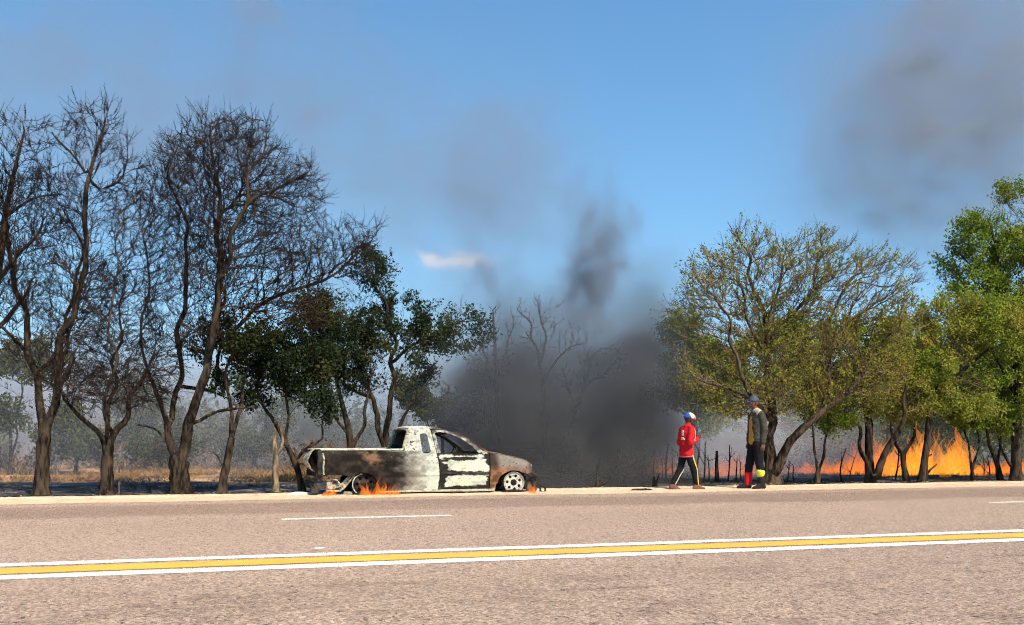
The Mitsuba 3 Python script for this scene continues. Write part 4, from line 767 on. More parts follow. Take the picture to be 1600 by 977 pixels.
for s in (-1, 1):
    l = cpart(car, 'lamp_recess', fuse(hull_box((-.775, s * .80, .36), (-.69, s * .68, .75)), hull_box((-.80, s * .75, .30), (-.72, s * .66, .40))), 'black_burnt')
    part(l, 'lamp_edge', to_car(rod([(-.70, s * .79, .72), (-.675, s * .805, .62), (-.69, s * .805, .50), (-.68, s * .80, .36)], .016)), 'cream_burnt', True)
cpart(car, 'bumper_beam', fuse(hull_box((-.84, -.70, .10), (-.78, .70, .22)), hull_box((-.88, -.74, .055), (-.74, -.60, .17)), rod([(-.80, -.72, .30), (-.83, -.74, .2), (-.80, -.70, .06)], .02)), 'black_burnt')
st = sheet(Polygon([(-.62, .12), (-.36, .10), (-.33, .16), (-.20, .335), (-.25, .345), (-.40, .19), (-.50, .22), (-.54, .30), (-.62, .28)]), lambda a, b: np.column_stack([a, -.70 + dent(a, b, 9, .03, 17), b]), .02, .03, (0, 1, 0))
cpart(car, 'inner_panel', st, 'cream_burnt', True, 'torn pale inner panel hanging behind the rear wheel')
cpart(car, 'inner_stay', fuse(rod([(-.62, -.71, .32), (-.45, -.74, .26), (-.38, -.74, .17), (-.52, -.74, .14)], .018), rod([(-.64, -.72, .09), (-.40, -.73, .085), (-.34, -.73, .13), (-.17, -.73, .34)], .016)), 'cream_burnt', True)
# roof, pillars, windscreen opening, rear window
def roof_z(x): return np.interp(x, [.70, .78, .83, 1.127, 1.35, 1.50, 1.62], [1.09, 1.135, 1.150, 1.156, 1.122, 1.085, 1.045])
def roof_surf(a, b):
    z = roof_z(a); w = half_width(a, z) - .004
    return np.column_stack([a, b * w, z + .022 * (1 - b ** 2) + .006 * (np.abs(b) < .97) + dent(a, b, 4, .006, 18)])
part(car, 'roof', to_car(sheet(sbox(.74, -1, 1.62, 1), roof_surf, .02, .06, (0, 0, -1))), 'roof_paint', True, 'roof burnt white at the back and brown towards the windscreen')
for s in (-1, 1):
    pil = [(x, s * (half_width(x, z) - .03), z) for x, z in ((1.58, 1.05), (1.77, .965), (1.95, .855), (2.08, .765), (2.18, .70))]
    part(car, 'windscreen_pillar', to_car(rod(pil, .026)), 'rust_burnt' if s < 0 else 'black_burnt', True)
    part(car, 'rear_pillar', to_car(rod([(.79, s * (half_width(.8, 1.1) - .03), 1.12), (.72, s * (half_width(.7, .9) - .03), .93), (.665, s * (half_width(.6, .76) - .04), .74)], .034)), 'cream_burnt', True, 'cream coloured rear pillar' if s > 0 else None)
    part(car, 'door_pillar', to_car(rod([(1.17, s * (half_width(1.17, 1.1) - .03), 1.11), (1.235, s * (half_width(1.2, .75) - .03), .75), (1.285, s * .765, .42), (1.29, s * .76, .09)], .030)), 'black_burnt', True)
cpart(car, 'rear_header', rod([(.775, -.60, 1.125), (.755, 0, 1.135), (.775, .60, 1.125)], .026), 'cream_burnt', True)
cpart(car, 'rear_sill', rod([(.665, -.70, .755), (.655, 0, .765), (.665, .70, .755)], .026), 'pale_burnt', True)
cpart(car, 'windscreen_header', rod([(1.60, -.62, 1.045), (1.64, 0, 1.060), (1.60, .62, 1.045)], .024), 'rust_burnt', True)
# bonnet, cowl, front
def hood_surf(a, b):
    z = np.interp(a, [2.12, 2.335, 2.498, 2.70, 2.839, 2.93, 2.96], [.735, .705, .672, .630, .595, .555, .50]); w = half_width(a, z) - .02
    return np.column_stack([a + 0.02 * (1 - b ** 2), b * w, z + .025 * (1 - b ** 2) - .006 + dent(a, b, 4, .014, 19)])
part(car, 'bonnet', to_car(sheet(sbox(2.13, -1, 2.96, 1), hood_surf, .018, .06, (0, 0, -1))), 'hood_rust', True, 'rusty buckled bonnet')
cpart(car, 'cowl', hull_box((2.06, -.72, .66), (2.16, .72, .735)), 'black_burnt')
cpart(car, 'firewall', hull_box((2.10, -.72, .10), (2.14, .72, .70)), 'black_burnt')
cpart(car, 'engine', fuse(hull_box((2.38, -.36, .16), (2.78, .36, .50), .04), hull_box((2.45, -.20, .46), (2.70, .22, .56), .03), rod([(2.30, -.3, .5), (2.5, -.45, .48), (2.8, -.4, .40)], .03)), 'rust_burnt')
fr = cpart(car, 'front_frame', fuse(hull_box((2.93, -.62, .36), (2.98, .62, .42)), hull_box((2.93, -.62, .10), (2.98, .62, .15)), *[hull_box((2.93, y - .02, .12), (2.97, y + .02, .40)) for y in (-.60, -.3, 0, .3, .60)]), 'black_burnt')
part(fr, 'radiator', to_car(tm(hull_box((2.88, -.34, .13), (2.92, .34, .40)))), 'rust_burnt', False)
for s in (-1, 1):
    h = cpart(car, 'headlight', hull_box((2.91, s * .50, .41), (2.99, s * .66, .51), .03), 'black_burnt', False)
    part(h, 'lamp_rim', to_car(rod([(3.0, s * .56 + .055 * np.cos(q), .455 + .05 * np.sin(q)) for q in np.linspace(0, 6.283, 17)], .010, 6)), 'cream_burnt', True)
cpart(car, 'front_bumper_scrap', fuse(hull_box((2.86, -.72, .22), (3.06, -.60, .30)), hull_box((3.00, -.66, .20), (3.10, -.52, .29), .02), hull_box((2.84, -.71, .06), (2.95, -.60, .24), .03), rod([(2.90, -.70, .33), (2.98, -.72, .24), (3.02, -.70, .10), (2.93, -.68, .05)], .026), rod([(2.98, -.66, .36), (3.07, -.66, .30), (3.12, -.62, .24)], .02), hull_box((3.02, -.4, .12), (3.08, .62, .22), .02)), 'black_burnt', False, 'black remains of the front bumper')
cpart(car, 'bumper_rag', sheet(Polygon([(2.86, .03), (3.04, .015), (3.06, .07), (2.96, .12), (2.93, .20), (2.89, .19)]), lambda a, b: np.column_stack([a, -.735 + dent(a, b, 9, .03, 20), b]), .015, .03, (0, 1, 0)), 'fender_rust', True)
# cabin
cpart(car, 'cab_floor', hull_box((.64, -.72, .075), (2.12, .72, .12)), 'black_burnt')
cpart(car, 'dashboard', fuse(hull_box((1.92, -.66, .50), (2.08, .66, .66), .04), hull_box((1.90, -.08, .15), (2.06, .08, .52), .03)), 'rust_burnt')
ring = [(1.80 + .05 * np.cos(q), .33 + .17 * np.sin(q), .66 + .15 * np.cos(q)) for q in np.linspace(0, 6.283, 25)]
cpart(car, 'steering_wheel', fuse(rod(ring, .010, 6), rod([(1.80, .33, .66), (1.95, .33, .58)], .02)), 'black_burnt', True)
for y in (-.36, .36):
    fr = [rod([(1.15, y - .2, .20), (1.05, y - .2, .55), (.98, y - .19, .82), (.98, y + .19, .82), (1.05, y + .2, .55), (1.15, y + .2, .20)], .016), rod([(1.15, y - .2, .20), (1.55, y - .2, .24), (1.55, y + .2, .24), (1.15, y + .2, .20)], .016)]
    fr += [rod([(1.12 - .13 * t, y - .2, .28 + .5 * t), (1.12 - .13 * t, y + .2, .28 + .5 * t)], .007, 5) for t in np.linspace(0, 1, 7)] + [rod([(1.2 + .3 * t, y - .2, .22), (1.2 + .3 * t, y + .2, .22)], .007, 5) for t in np.linspace(0, 1, 5)]
    cpart(car, 'seat_frame', fuse(*fr, rod([(.97, y - .08, .82), (.955, y - .08, .93), (.955, y + .08, .93), (.97, y + .08, .82)], .010, 6)), 'rust_burnt', True)
part(car, 'cab_lining', side_panel(Polygon([(.74, .80), (.82, 1.09), (1.16, 1.09), (1.25, .55), (1.25, .12), (.70, .12), (.70, .72)]), 1, .02, -.04, 21, .008), 'black_burnt', True)
# wheels: bare rims, the tyres are gone
def lathe(profile, y0, n=40):
    p = np.array(profile, float); a = np.arange(n) * 2 * np.pi / n
    v = np.stack([p[:, :1] * np.cos(a)[None], y0 + p[:, 1:2] + 0 * a[None], p[:, :1] * np.sin(a)[None]], -1).reshape(-1, 3); i, j = np.meshgrid(np.arange(len(p) - 1), np.arange(n), indexing='ij')
    q = np.stack([i * n + j, i * n + (j + 1) % n, (i + 1) * n + (j + 1) % n, (i + 1) * n + j], -1).reshape(-1, 4)
    return trimesh.Trimesh(v, np.vstack([q[:, [0, 1, 2]], q[:, [0, 2, 3]]]), process=False)
def wheel(x, s, mat, disc_mat, lab):
    y = s * .715; o = np.array([x, 0, .188]); t = lambda m: (m.apply_translation(o), m)[1]
    W_ = cpart(car, 'wheel', t(lathe([(.186, 0), (.192, .012), (.192, .03), (.168, .045), (.160, .12), (.190, .16), (.186, .18), (.150, .13), (.152, .05), (.176, .018), (.186, 0)], 0) if s < 0 else lathe([(.186, 0), (.192, -.012), (.168, -.045), (.160, -.12), (.190, -.16), (.150, -.13), (.152, -.05), (.186, 0)], 0)).apply_translation([0, y - (.03 if s < 0 else -.03), 0]), mat, True, lab)
    c2 = m3.CrossSection.circle(.158, 48) - m3.CrossSection.batch_boolean([m3.CrossSection.circle(.027, 16).translate((.118 * math.cos(q), .118 * math.sin(q))) for q in np.arange(7) * 2 * math.pi / 7 + .35], m3.OpType.Add)
    face = tm(m3.Manifold.extrude(c2, .018)); v = face.vertices; r = np.hypot(v[:, 0], v[:, 1]); face.vertices = np.column_stack([v[:, 0], v[:, 2] * 1.0 + .012 * np.cos(r / .158 * 2.2), v[:, 1]])
    face.apply_translation([x, y + (.0 if s < 0 else -.02), .188]); part(W_, 'rim_face', to_car(face), mat, False)
    cap = lathe([(0.0, -.012), (.045, -.010), (.058, .0), (.060, .03), (.0, .03)], 0, 24) if s < 0 else lathe([(0.0, .012), (.045, .010), (.060, .0), (.0, -.03)], 0, 24)
    part(W_, 'hub', to_car(t(cap).apply_translation([0, y, 0])), 'black_burnt', True)
    part(W_, 'brake_disc', to_car(t(lathe([(0, .05), (.13, .05), (.13, .07), (0, .07)] if s < 0 else [(0, -.05), (.13, -.05), (.13, -.07), (0, -.07)], 0, 28)).apply_translation([0, y, 0])), 'black_burnt', True)
    rg_ = np.random.default_rng(int(x * 10 + s + 9)); loops = []
    for _ in range(7):
        q = np.linspace(0, 6.283, 29); rr = .198 + rg_.normal(0, .004) + .006 * np.sin(q * 3 + rg_.uniform(0, 6)); z = np.maximum(.188 + rr * np.sin(q), .012); loops.append(rod(np.column_stack([x + rr * np.cos(q), y + s * rg_.uniform(-.13, .03) + .006 * np.sin(q * 5), z]), .005, 5))
    part(W_, 'tyre_wire', to_car(fuse(*loops)), 'black_burnt', True)
wheel(0, -1, 'black_burnt', None, 'sooty black rear wheel rim with a half moon of pale wire'); wheel(2.637, -1, 'alloy_burnt', None, 'ash white front wheel rim, the tyre burnt off'); wheel(0, 1, 'black_burnt', None, None); wheel(2.637, 1, 'black_burnt', None, None)
q = np.linspace(1.75, 4.6, 20); cpart(car, 'tyre_bead', rod(np.column_stack([.0 + .20 * np.cos(q), -.755 + 0 * q, .19 + .185 * np.sin(q)]), .011, 6), 'alloy_burnt', True)
cpart(car, 'axle', fuse(rod([(0, -.68, .19), (0, .68, .19)], .035), rod([(2.637, -.68, .19), (2.637, .68, .19)], .03), rod([(0.1, .2, .2), (1.2, .2, .16), (2.2, .15, .18)], .03), hull_box((.30, -.3, .10), (.60, .4, .26), .03)), 'rust_burnt', True)
for i, (x, l) in enumerate(((.02, -.02), (2.637, .0))):
    m = np.array(trimesh.creation.icosphere(subdivisions=3, radius=1.0).vertices); r_ = 1 + .35 * (meshkit.fbm(m * 2.2, 3, 60 + i) - .5)
    mm = trimesh.creation.icosphere(subdivisions=3, radius=1.0); mm.vertices = m * r_[:, None] * [.22, .12, .05] + [x + l, -.72, .02]
    single('tyre_ash', to_car(mm), 'soot', ('black' if i == 0 else 'grey') + ' ash of the burnt tyre heaped under the ' + ('rear' if i == 0 else 'front') + ' wheel of the pickup', 'ash', True)
def car_fire(label, u0, u1, D, top, n, wid, seed): fire('car_fire', label, u0, u1, D, top, n, wid, seed, (0.095, 0.019, 0.0016), depth=0.12, z0=0.015)
car_fire('orange flames licking up the bed side just ahead of the rear wheel of the pickup', 578, 626, 17.0, [(578, 770), (588, 752), (594, 745), (602, 760), (614, 759), (626, 768)], 40, 0.016, 41)
car_fire('small orange flames on the ground under the tail of the pickup', 505, 524, 17.0, [(505, 770), (513, 759), (520, 757), (526, 769)], 26, 0.015, 42)
car_fire('small flame burning in the hub of the rear wheel of the pickup', 562, 576, 17.05, [(562, 764), (569, 750), (576, 764)], 16, 0.018, 43)
car_fire('little flames beside the front wheel of the pickup', 826, 836, 17.6, [(826, 760), (829, 750), (836, 762)], 16, 0.013, 44)

# ---------------------------------------------------------------- people
def ball(c, r, n=14):
    r = np.broadcast_to(np.asarray(r, float), 3)
    return m3.Manifold.sphere(1.0, n).scale(tuple(float(x) for x in r)).translate(tuple(float(x) for x in c))
def bone(a, ra, b, rb): return m3.Manifold.batch_hull([ball(a, ra), ball(b, rb)])
def chain(pts): return m3.Manifold.batch_boolean([bone(pts[i][0], pts[i][1], pts[i + 1][0], pts[i + 1][1]) for i in range(len(pts) - 1)], m3.OpType.Add)
def U(*ms): return m3.Manifold.batch_boolean(list(ms), m3.OpType.Add)
def soft(man, size, it=12, fold=0.0):
    m = tm(man.refine_to_length(size)); m.merge_vertices(); trimesh.smoothing.filter_taubin(m, 0.5, -0.52, it)
    if fold:                                        # creases of worn cloth, running slantwise
        p = m.vertices; q = np.stack([p[:, 0] * 9 + p[:, 2] * 7, p[:, 1] * 9 - p[:, 2] * 5, p[:, 2] * 17], 1)
        m.vertices = p + m.vertex_normals * ((np.abs(meshkit.fbm(q, 2, 3) - .5) * 2 - .25) * fold)[:, None]
    return m
def hand(w, d, palm, size, thumb_side, curl=0.5):
    """A palm and five fingers: w wrist, d along the hand, palm the palm's normal."""
    d = unit(np.array(d, float)[None])[0]; pn = unit((np.array(palm, float) - d * np.dot(palm, d))[None])[0]; side = np.cross(d, pn) * thumb_side; w = np.array(w, float); s = size / 0.18
    out = [m3.Manifold.batch_hull([ball(w, .024 * s), ball(w + d * .085 * s + side * .030 * s, .013 * s), ball(w + d * .080 * s - side * .032 * s, .012 * s), ball(w + d * .03 * s, .022 * s)])]
    for o, L in ((.031, .070), (.011, .080), (-.011, .074), (-.031, .056)):
        p = w + d * .080 * s + side * o * s; e = p.copy(); dd = d.copy(); ch = [(p, .0095 * s)]
        for k in range(3):
            an = curl * (0.5 + 0.45 * k); dd = d * math.cos(an) + pn * math.sin(an); e = e + dd * L * s * (.45, .32, .26)[k]; ch.append((e, (.0092, .0086, .0076)[k] * s))
        out.append(chain(ch))
    p = w + d * .025 * s + side * .026 * s; out.append(chain([(p, .013 * s), (p + (side * .8 + d * .7) * .032 * s + pn * .012 * s, .011 * s), (p + (side * .75 + d * 1.5) * .038 * s + pn * .03 * s, .009 * s)]))
    return U(*out)
def head(c, f, r):
    """Head centred at c, facing f, r = half its height."""
    f = np.array(f, float); f /= np.linalg.norm(f); up = np.array([0, 0, 1.0]); l = np.cross(up, f); l /= np.linalg.norm(l); up = np.cross(f, l); c = np.array(c, float)
    q = lambda a, b, z: c + (f * a + l * b + up * z) * r
    skull = m3.Manifold.batch_hull([ball(q(-.12, 0, .28), r * .70), ball(q(.12, 0, .30), r * .62), ball(q(-.15, 0, .0), r * .60)])
    face_ = m3.Manifold.batch_hull([ball(q(.28, .22, .10), r * .36), ball(q(.28, -.22, .10), r * .36), ball(q(.40, 0, -.62), r * .26), ball(q(.16, .30, -.45), r * .24), ball(q(.16, -.30, -.45), r * .24)])
    nose = m3.Manifold.batch_hull([ball(q(.66, 0, .12), r * .07), ball(q(.82, 0, -.16), r * .10), ball(q(.66, .09, -.20), r * .08), ball(q(.66, -.09, -.20), r * .08)])
    lips = m3.Manifold.batch_hull([ball(q(.62, .14, -.44), r * .07), ball(q(.70, 0, -.42), r * .08), ball(q(.62, -.14, -.44), r * .07)]); brow = m3.Manifold.batch_hull([ball(q(.60, .24, .16), r * .09), ball(q(.64, -.24, .16), r * .09)])
    ears = [m3.Manifold.batch_hull([ball(q(-.02, s * .64, .10), r * .10), ball(q(-.06, s * .70, .0), r * .13), ball(q(.02, s * .60, -.20), r * .07)]) for s in (-1, 1)]
    eyes = fuse(*[ball(q(.60, s * .24, .02), r * .10, 12) for s in (-1, 1)])
    return U(skull, face_, nose, lips, brow, *ears), eyes, q
diffuse('skin_dark', lambda p, n, uv: mix((0.075, 0.040, 0.026), (0.125, 0.068, 0.045), fbm(p.x * 30, p.y * 30, p.z * 30)))
diffuse('skin_brown', lambda p, n, uv: mix((0.15, 0.070, 0.045), (0.22, 0.105, 0.070), fbm(p.x * 30, p.y * 30, p.z * 30)))
diffuse('eye_white', (0.6, 0.58, 0.55)); diffuse('hair_black', (0.010, 0.009, 0.009))
def cloth(key, a, b, s=14):
    pbr(key, lambda p, n, uv: mix(a, b, fbm(p.x * s, p.y * s, p.z * s, 3)), 0.85, specular=0.2)
cloth('red_cloth', (0.52, 0.012, 0.018), (0.66, 0.022, 0.026)); cloth('black_cloth', (0.006, 0.006, 0.008), (0.016, 0.016, 0.019)); cloth('yellow_cloth', (0.66, 0.46, 0.05), (0.78, 0.58, 0.10)); cloth('white_cloth', (0.66, 0.66, 0.64), (0.78, 0.78, 0.76))
cloth('blue_cloth', (0.03, 0.07, 0.34), (0.05, 0.11, 0.46)); cloth('pink_cloth', (0.62, 0.10, 0.13), (0.74, 0.17, 0.19)); cloth('olive_cloth', (0.042, 0.040, 0.033), (0.090, 0.085, 0.068)); cloth('tan_cloth', (0.36, 0.31, 0.22), (0.50, 0.44, 0.32)); cloth('amber_cloth', (0.50, 0.26, 0.035), (0.62, 0.35, 0.06))
cloth('grey_blue_cloth', (0.045, 0.062, 0.095), (0.085, 0.105, 0.145)); cloth('shoe_brown', (0.16, 0.065, 0.05), (0.25, 0.11, 0.085)); cloth('shoe_black', (0.012, 0.012, 0.013), (0.035, 0.034, 0.034)); cloth('band_yellow', (0.62, 0.60, 0.05), (0.76, 0.74, 0.12)); cloth('pale_green_cloth', (0.50, 0.55, 0.40), (0.62, 0.66, 0.50))

def place_person(key, origin, facing, scale=1.0):
    a = math.atan2(facing[1], facing[0]); M = np.eye(4); M[:3, :3] = np.array([[math.cos(a), -math.sin(a), 0], [math.sin(a), math.cos(a), 0], [0, 0, 1]]) * scale; M[:3, 3] = origin
    def put(name, mesh, mat, smooth=True, label=None, parent=None):
        m = (tm(mesh) if hasattr(mesh, 'to_mesh') else mesh).copy(); m.apply_transform(M); return part(parent or key, name, m, mat, smooth, label)
    return put
def shoe(ank, toe_dir, L=0.25, r=0.042):
    d = np.array([toe_dir[0], toe_dir[1], 0.0]); d /= np.linalg.norm(d); a = np.array(ank, float); z = toe_dir[2] if len(toe_dir) > 2 else 0.0
    heel = a + [0, 0, -.055] - d * .045; ball_ = a + d * (L * .45) + [0, 0, -.062 + z]; tip = a + d * (L * .62) + [0, 0, -.066 + z]
    return U(m3.Manifold.batch_hull([ball(a + [0, 0, -.01], r), ball(heel, .034), ball(ball_, .036)]), m3.Manifold.batch_hull([ball(heel + [0, 0, -.0], .034), ball(ball_, (.042, .042, .032)), ball(tip, (.036, .036, .028))]))
def stripe(path, w, off):
    """A flat band of cloth along a limb, laid on its outer side."""
    p = np.array(path, float); t = np.gradient(p, axis=0); t = unit(t); o = unit(np.array(off, float) - t * (t @ np.array(off, float))[:, None]); s = np.cross(t, o); n = len(p)
    v = np.vstack([p - s * w / 2, p + o * .004, p + s * w / 2, p - o * .006]); i = np.arange(n - 1); f = []
    for a, b in ((0, 1), (1, 2), (2, 3), (3, 0)): f += [np.column_stack([a * n + i, a * n + i + 1, b * n + i + 1]), np.column_stack([a * n + i, b * n + i + 1, b * n + i])]
    return trimesh.Trimesh(v, np.vstack(f), process=False)

# the walker in red (x forward, y to the walker's left)
g1, _ = ground_at(1072, 766.5); g1[2] = 0.014
k1 = thing('person', 'person in a red jacket and black yellow striped track trousers, walking right', 'person')
put = place_person(k1, g1, unit((RGT * math.cos(.42) + FWD * math.sin(.42))[None])[0])
hd, eyes, q = head((.070, 0, 1.290), (.96, -.05, .06), .112)
sh, el, wr = [(.02, -.150, 1.115), (.02, .150, 1.115)], [(-.035, -.205, .860), (-.01, .200, .865)], [(.165, -.150, .945), (.175, .10, .95)]
hip, kn, an = [(.0, -.075, .66), (.0, .075, .66)], [(.115, -.080, .375), (-.075, .075, .375)], [(.165, -.085, .085), (-.245, .070, .095)]
torso = U(m3.Manifold.batch_hull([ball((0, 0, .68), (.075, .115, .07)), ball((.0, 0, .86), (.080, .118, .08))]), m3.Manifold.batch_hull([ball((0, 0, .86), (.080, .118, .08)), ball((.02, 0, 1.02), (.090, .140, .09)), ball((.02, -.09, 1.10), .055), ball((.02, .09, 1.10), .055)]))
limbs = [chain([((.02, 0, 1.12), .060), ((.045, 0, 1.22), .054)])]
for i in (0, 1): limbs += [chain([(sh[i], .050), (el[i], .038), (wr[i], .025)]), chain([(hip[i], .064), (kn[i], .050), (an[i], .036)])]
hands = [hand(wr[0], (.75, .25, .35), (0, .8, .3), .155, 1, .9), hand(wr[1], (.8, -.2, .4), (0, -.8, .3), .155, -1, .9)]
body = U(U(torso, *limbs, hd), *hands)
b_ = put('body', soft(body, .014, 6), 'skin_dark')
put('eyes', eyes, 'eye_white')
def jacket(grow, hem, sleeves=True):
    parts_ = [m3.Manifold.batch_hull([ball((0, 0, hem + .03), (.118 + grow, .172 + grow, .03)), ball((0.0, 0, .86), (.108 + grow, .150 + grow, .08))]), m3.Manifold.batch_hull([ball((0, 0, .86), (.108 + grow, .150 + grow, .08)), ball((.01, 0, 1.04), (.112 + grow, .160 + grow, .09)), ball((.02, -.125, 1.105), .062 + grow), ball((.02, .125, 1.105), .062 + grow), ball((.03, 0, 1.165), .062)])]
    for i in (0, 1): parts_.append(chain([(sh[i], .068 + grow), (el[i], .060 + grow), (np.array(wr[i]) * .93 + np.array(el[i]) * .07, .043 + grow)]))
    return U(*parts_)
jk = jacket(0, .60)
j_ = put('jacket', soft(jk, .016, 8, .020), 'red_cloth', label='red jacket with a white mark on the back and white sleeve stripe')
put('collar', soft(chain([((.028, 0, 1.165), (.062, .066, .03)), ((.045, 0, 1.215), (.060, .062, .02))]), .014, 4), 'red_cloth', parent=j_)
put('sleeve_stripe', stripe([(.075, -.165, 1.135), (.070, -.200, 1.06), (.052, -.225, .98), (.030, -.240, .90)], .030, (.72, -.65, .1)), 'white_cloth', 'smooth' and 20, parent=j_)
put('sleeve_stripe', stripe([(.075, -.06, 1.165), (.118, -.07, 1.08), (.122, -.07, .98), (.118, -.07, .88)], .04, (.95, -.3, .1)), 'white_cloth', 20, parent=j_)
mk = [Polygon([(-.012, .0), (.012, .0), (.018, .085), (.004, .075), (.0, .10), (-.020, .085)]), Polygon([(-.050, -.075), (-.018, -.020), (.0, -.045), (.020, -.020), (.052, -.078), (.020, -.066), (.0, -.082), (-.022, -.064)])]
def on_back(poly, z0, y0): return sheet(poly, lambda a, b: np.column_stack([-(.113 + .004) * np.sqrt(np.clip(1 - ((a + y0) / .168) ** 2, .05, 1)) - .0 + .01, a + y0, b + z0]), .012, .02, (1, 0, 0))
put('back_print', fuse(on_back(mk[0], 1.00, -.035), on_back(mk[1], .995, -.035)), 'white_cloth', 20, 'worn white print on the back of the jacket', parent=j_)
put('hem_band', soft(m3.Manifold.batch_hull([ball((0, 0, .604), (.114, .168, .012)), ball((0, 0, .622), (.120, .1745, .014))]), .014, 4), 'pink_cloth', parent=j_)
tr = U(m3.Manifold.batch_hull([ball((0, 0, .67), (.088, .128, .03)), ball(hip[0], .074), ball(hip[1], .074)]), *[chain([(hip[i], .076), (kn[i], .066), (np.array(an[i]) + [0, 0, .02], .047)]) for i in (0, 1)])
t_ = put('trousers', soft(tr, .015, 8, .014), 'black_cloth')
def leg_path(i, off, r):
    o = np.array(off, float); o /= np.linalg.norm(o)
    return [np.array(hip[i]) + o * r[0] + [0, 0, .0], np.array(hip[i]) * .5 + np.array(kn[i]) * .5 + o * (r[0] + r[1]) / 2, np.array(kn[i]) + o * r[1], np.array(kn[i]) * .5 + np.array(an[i]) * .5 + o * (r[1] + r[2]) / 2, np.array(an[i]) + o * r[2] + [0, 0, -.005]]
put('leg_stripe', stripe(resample(leg_path(0, (.50, -.85, .05), (.077, .067, .049)), .03), .036, (.5, -.85, .05)), 'yellow_cloth', 20, 'yellow stripe down the front leg', parent=t_)
put('leg_stripe', stripe(resample(leg_path(1, (.62, -.76, .1), (.077, .067, .049)), .03), .030, (.62, -.76, .1)), 'pale_green_cloth', 20, 'pale stripe on the trailing leg', parent=t_)
put('shoe', soft(shoe(an[0], (1, -.1)), .012, 5), 'shoe_brown'); put('shoe', soft(shoe((-.245, .070, .100), (.9, 0, -.028), .22), .012, 5), 'shoe_brown')
cap = U(m3.Manifold.batch_hull([ball(q(-.14, 0, .36), .112 * .82), ball(q(.06, 0, .42), .112 * .80), ball(q(-.04, 0, .60), .112 * .70)])).trim_by_plane((.14, 0, 1.0), 1.290 + .022)
c_ = put('cap', soft(cap, .012, 4), 'blue_cloth', label='knitted cap, blue with a white band and a red front')
put('cap_band', soft(U(m3.Manifold.batch_hull([ball(q(-.02, 0, .40), .112 * .87), ball(q(.16, 0, .34), .112 * .86)]).trim_by_plane((.85, 0, .25), float(np.dot((.85, 0, .25), q(.36, 0, .40)))).trim_by_plane((0, 0, 1), float(q(.2, 0, .20)[2]))), .012, 3), 'white_cloth', parent=c_)
put('cap_front', soft(m3.Manifold.batch_hull([ball(q(.56, 0, .40), .112 * .60), ball(q(.66, .46, .24), .112 * .34), ball(q(.66, -.46, .24), .112 * .34), ball(q(1.05, .18, .10), .112 * .17), ball(q(1.05, -.18, .10), .112 * .17)]), .012, 4), 'pink_cloth', parent=c_)

# the bystander (x forward, y to the bystander's left)
g2, _ = ground_at(1181, 765.5); g2[2] = 0.014
k2 = thing('person', 'person standing in a grey jacket over an amber shirt and black trousers, looking left', 'person')
put = place_person(k2, g2, unit((-RGT * math.cos(.24) - FWD * math.sin(.24))[None])[0])
hd, eyes, q = head((.045, 0, 1.605), (.97, .08, -.02), .115)
sh, el, wr = [(.0, -.170, 1.395), (-.02, .170, 1.395)], [(.0, -.205, 1.115), (-.075, .205, 1.115)], [(.05, -.19, .875), (-.035, .212, .855)]
hip, kn, an = [(.0, -.09, .86), (.0, .09, .86)], [(.075, -.105, .47), (-.02, .100, .47)], [(.10, -.130, .095), (-.075, .105, .095)]
torso = U(m3.Manifold.batch_hull([ball((0, 0, .88), (.10, .15, .09)), ball((.0, 0, 1.08), (.095, .14, .09))]), m3.Manifold.batch_hull([ball((0, 0, 1.08), (.095, .14, .09)), ball((.0, 0, 1.28), (.108, .165, .10)), ball((.0, -.11, 1.385), .065), ball((.0, .11, 1.385), .065)]))
limbs = [chain([((0, 0, 1.40), .060), ((.025, 0, 1.51), .054)])]
for i in (0, 1): limbs += [chain([(sh[i], .060), (el[i], .044), (wr[i], .029)]), chain([(hip[i], .098), (kn[i], .064), (an[i], .042)])]
hands = [hand(wr[0], (.25, .1, -1), (.3, 1, 0), .185, -1, .7), hand(wr[1], (.12, 0, -1), (.2, -1, 0), .185, 1, .7)]
b_ = put('body', soft(U(U(torso, *limbs, hd), *hands), .015, 6), 'skin_brown')
put('eyes', eyes, 'eye_white')
sleeves = [chain([(sh[i], .074), (el[i], .068), (np.array(wr[i]) * .94 + np.array(el[i]) * .06, .052)]) for i in (0, 1)]
core = U(m3.Manifold.batch_hull([ball((-.01, 0, .835), (.125, .195, .03)), ball((0, 0, 1.08), (.128, .180, .09))]), m3.Manifold.batch_hull([ball((0, 0, 1.08), (.128, .180, .09)), ball((0, 0, 1.28), (.132, .190, .10)), ball((-.01, -.135, 1.39), .076), ball((-.01, .135, 1.39), .076), ball((.01, 0, 1.455), .070)]))
gap = m3.Manifold.batch_hull([ball((.17, .165, .76), .080), ball((.17, -.16, .76), .080), ball((.17, .115, 1.20), .060), ball((.17, -.07, 1.20), .055), ball((.15, .0, 1.46), .035)])
j_ = put('jacket', soft(U(core - gap, *sleeves), .017, 7, .024), 'olive_cloth', label='grey work jacket hanging open')
put('shirt', soft(U(m3.Manifold.batch_hull([ball((.012, 0, .85), (.108, .165, .035)), ball((.01, 0, 1.08), (.110, .150, .09))]), m3.Manifold.batch_hull([ball((.01, 0, 1.08), (.110, .150, .09)), ball((.01, 0, 1.30), (.112, .150, .09)), ball((.02, 0, 1.44), .060)])), .016, 6), 'amber_cloth')
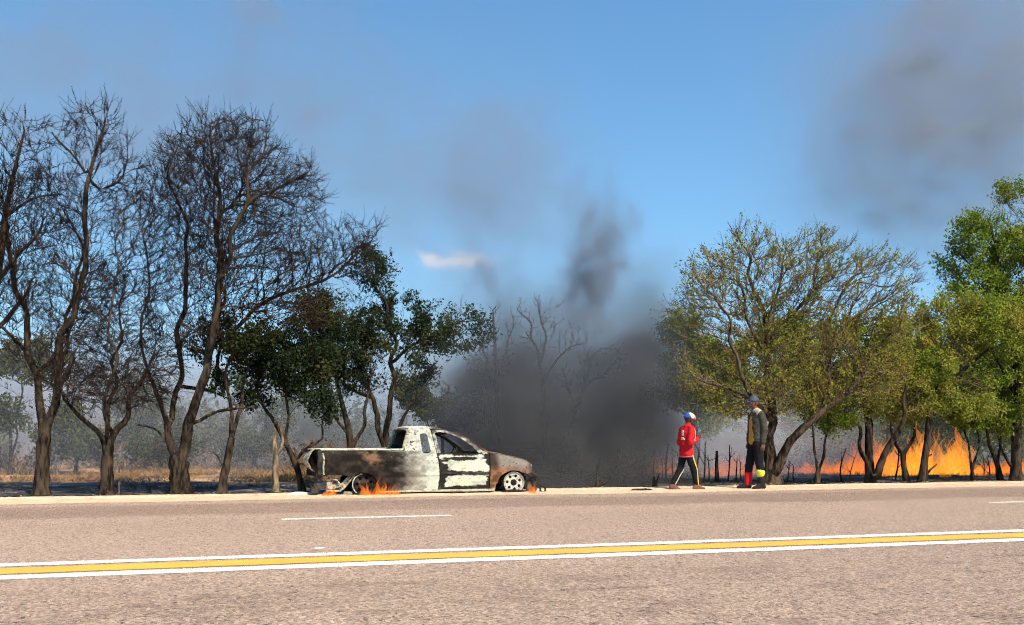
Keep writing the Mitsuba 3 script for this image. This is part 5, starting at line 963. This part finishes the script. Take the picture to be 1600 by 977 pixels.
yoke = m3.Manifold.batch_hull([ball((-.01, -.137, 1.40), .080), ball((-.01, .137, 1.40), .080), ball((.0, 0, 1.455), .078), ball((-.02, 0, 1.33), (.10, .15, .04))]) - m3.Manifold.cube((1, 1, 1), True).translate((0, 0, .5 + 1.36 - 1.0 - .0)) - gap
put('shoulder_yoke', soft(yoke, .016, 4), 'tan_cloth', parent=j_)
put('collar', soft(m3.Manifold.batch_hull([ball((-.01, 0, 1.465), (.075, .085, .03)), ball((.0, 0, 1.50), (.070, .078, .018))]) - m3.Manifold.batch_hull([ball((.12, 0, 1.44), .05), ball((.12, 0, 1.54), .07)]), .014, 3), 'tan_cloth', parent=j_)
tr = U(m3.Manifold.batch_hull([ball((0, 0, .90), (.112, .155, .05)), ball(hip[0], .100), ball(hip[1], .100)]), *[chain([(hip[i], .106), (kn[i], .080), (np.array(an[i]) + [0, 0, .12], .066)]) for i in (0, 1)])
t_ = put('trousers', soft(tr, .016, 7, .016), 'black_cloth')
L = lambda i, z: np.array(an[i]) + (np.array(kn[i]) - np.array(an[i])) * (z - an[i][2]) / (kn[i][2] - an[i][2])
put('gaiter', soft(chain([(L(0, .28), .077), (L(0, .10), .066)]), .014, 4), 'red_cloth', label='red lower trouser leg')
put('leg_band', soft(chain([(L(1, .325), .084), (L(1, .285), .083)]), .012, 2), 'band_yellow', label='bright yellow reflective band on the shin')
for i in (0, 1): put('boot', soft(U(shoe((an[i][0], an[i][1], .095), (1, -.25 if i == 0 else .05), .28, .052), chain([(L(i, .20), .060 if i == 0 else .072), (L(i, .09), .056)])), .013, 4), 'shoe_black')
dome = m3.Manifold.batch_hull([ball(q(-.12, 0, .38), .115 * .82), ball(q(.10, 0, .40), .115 * .78), ball(q(-.02, 0, .60), .115 * .72)]).trim_by_plane((.05, 0, 1.0), 1.605 + .030)
c_ = put('cap', soft(dome, .012, 3), 'grey_blue_cloth')
put('brim', soft(m3.Manifold.batch_hull([ball(q(.62, .30, .28), (.02, .02, .008)), ball(q(.62, -.30, .28), (.02, .02, .008)), ball(q(1.15, .16, .16), (.02, .02, .007)), ball(q(1.15, -.16, .16), (.02, .02, .007))]), .012, 2), 'grey_blue_cloth', parent=c_)
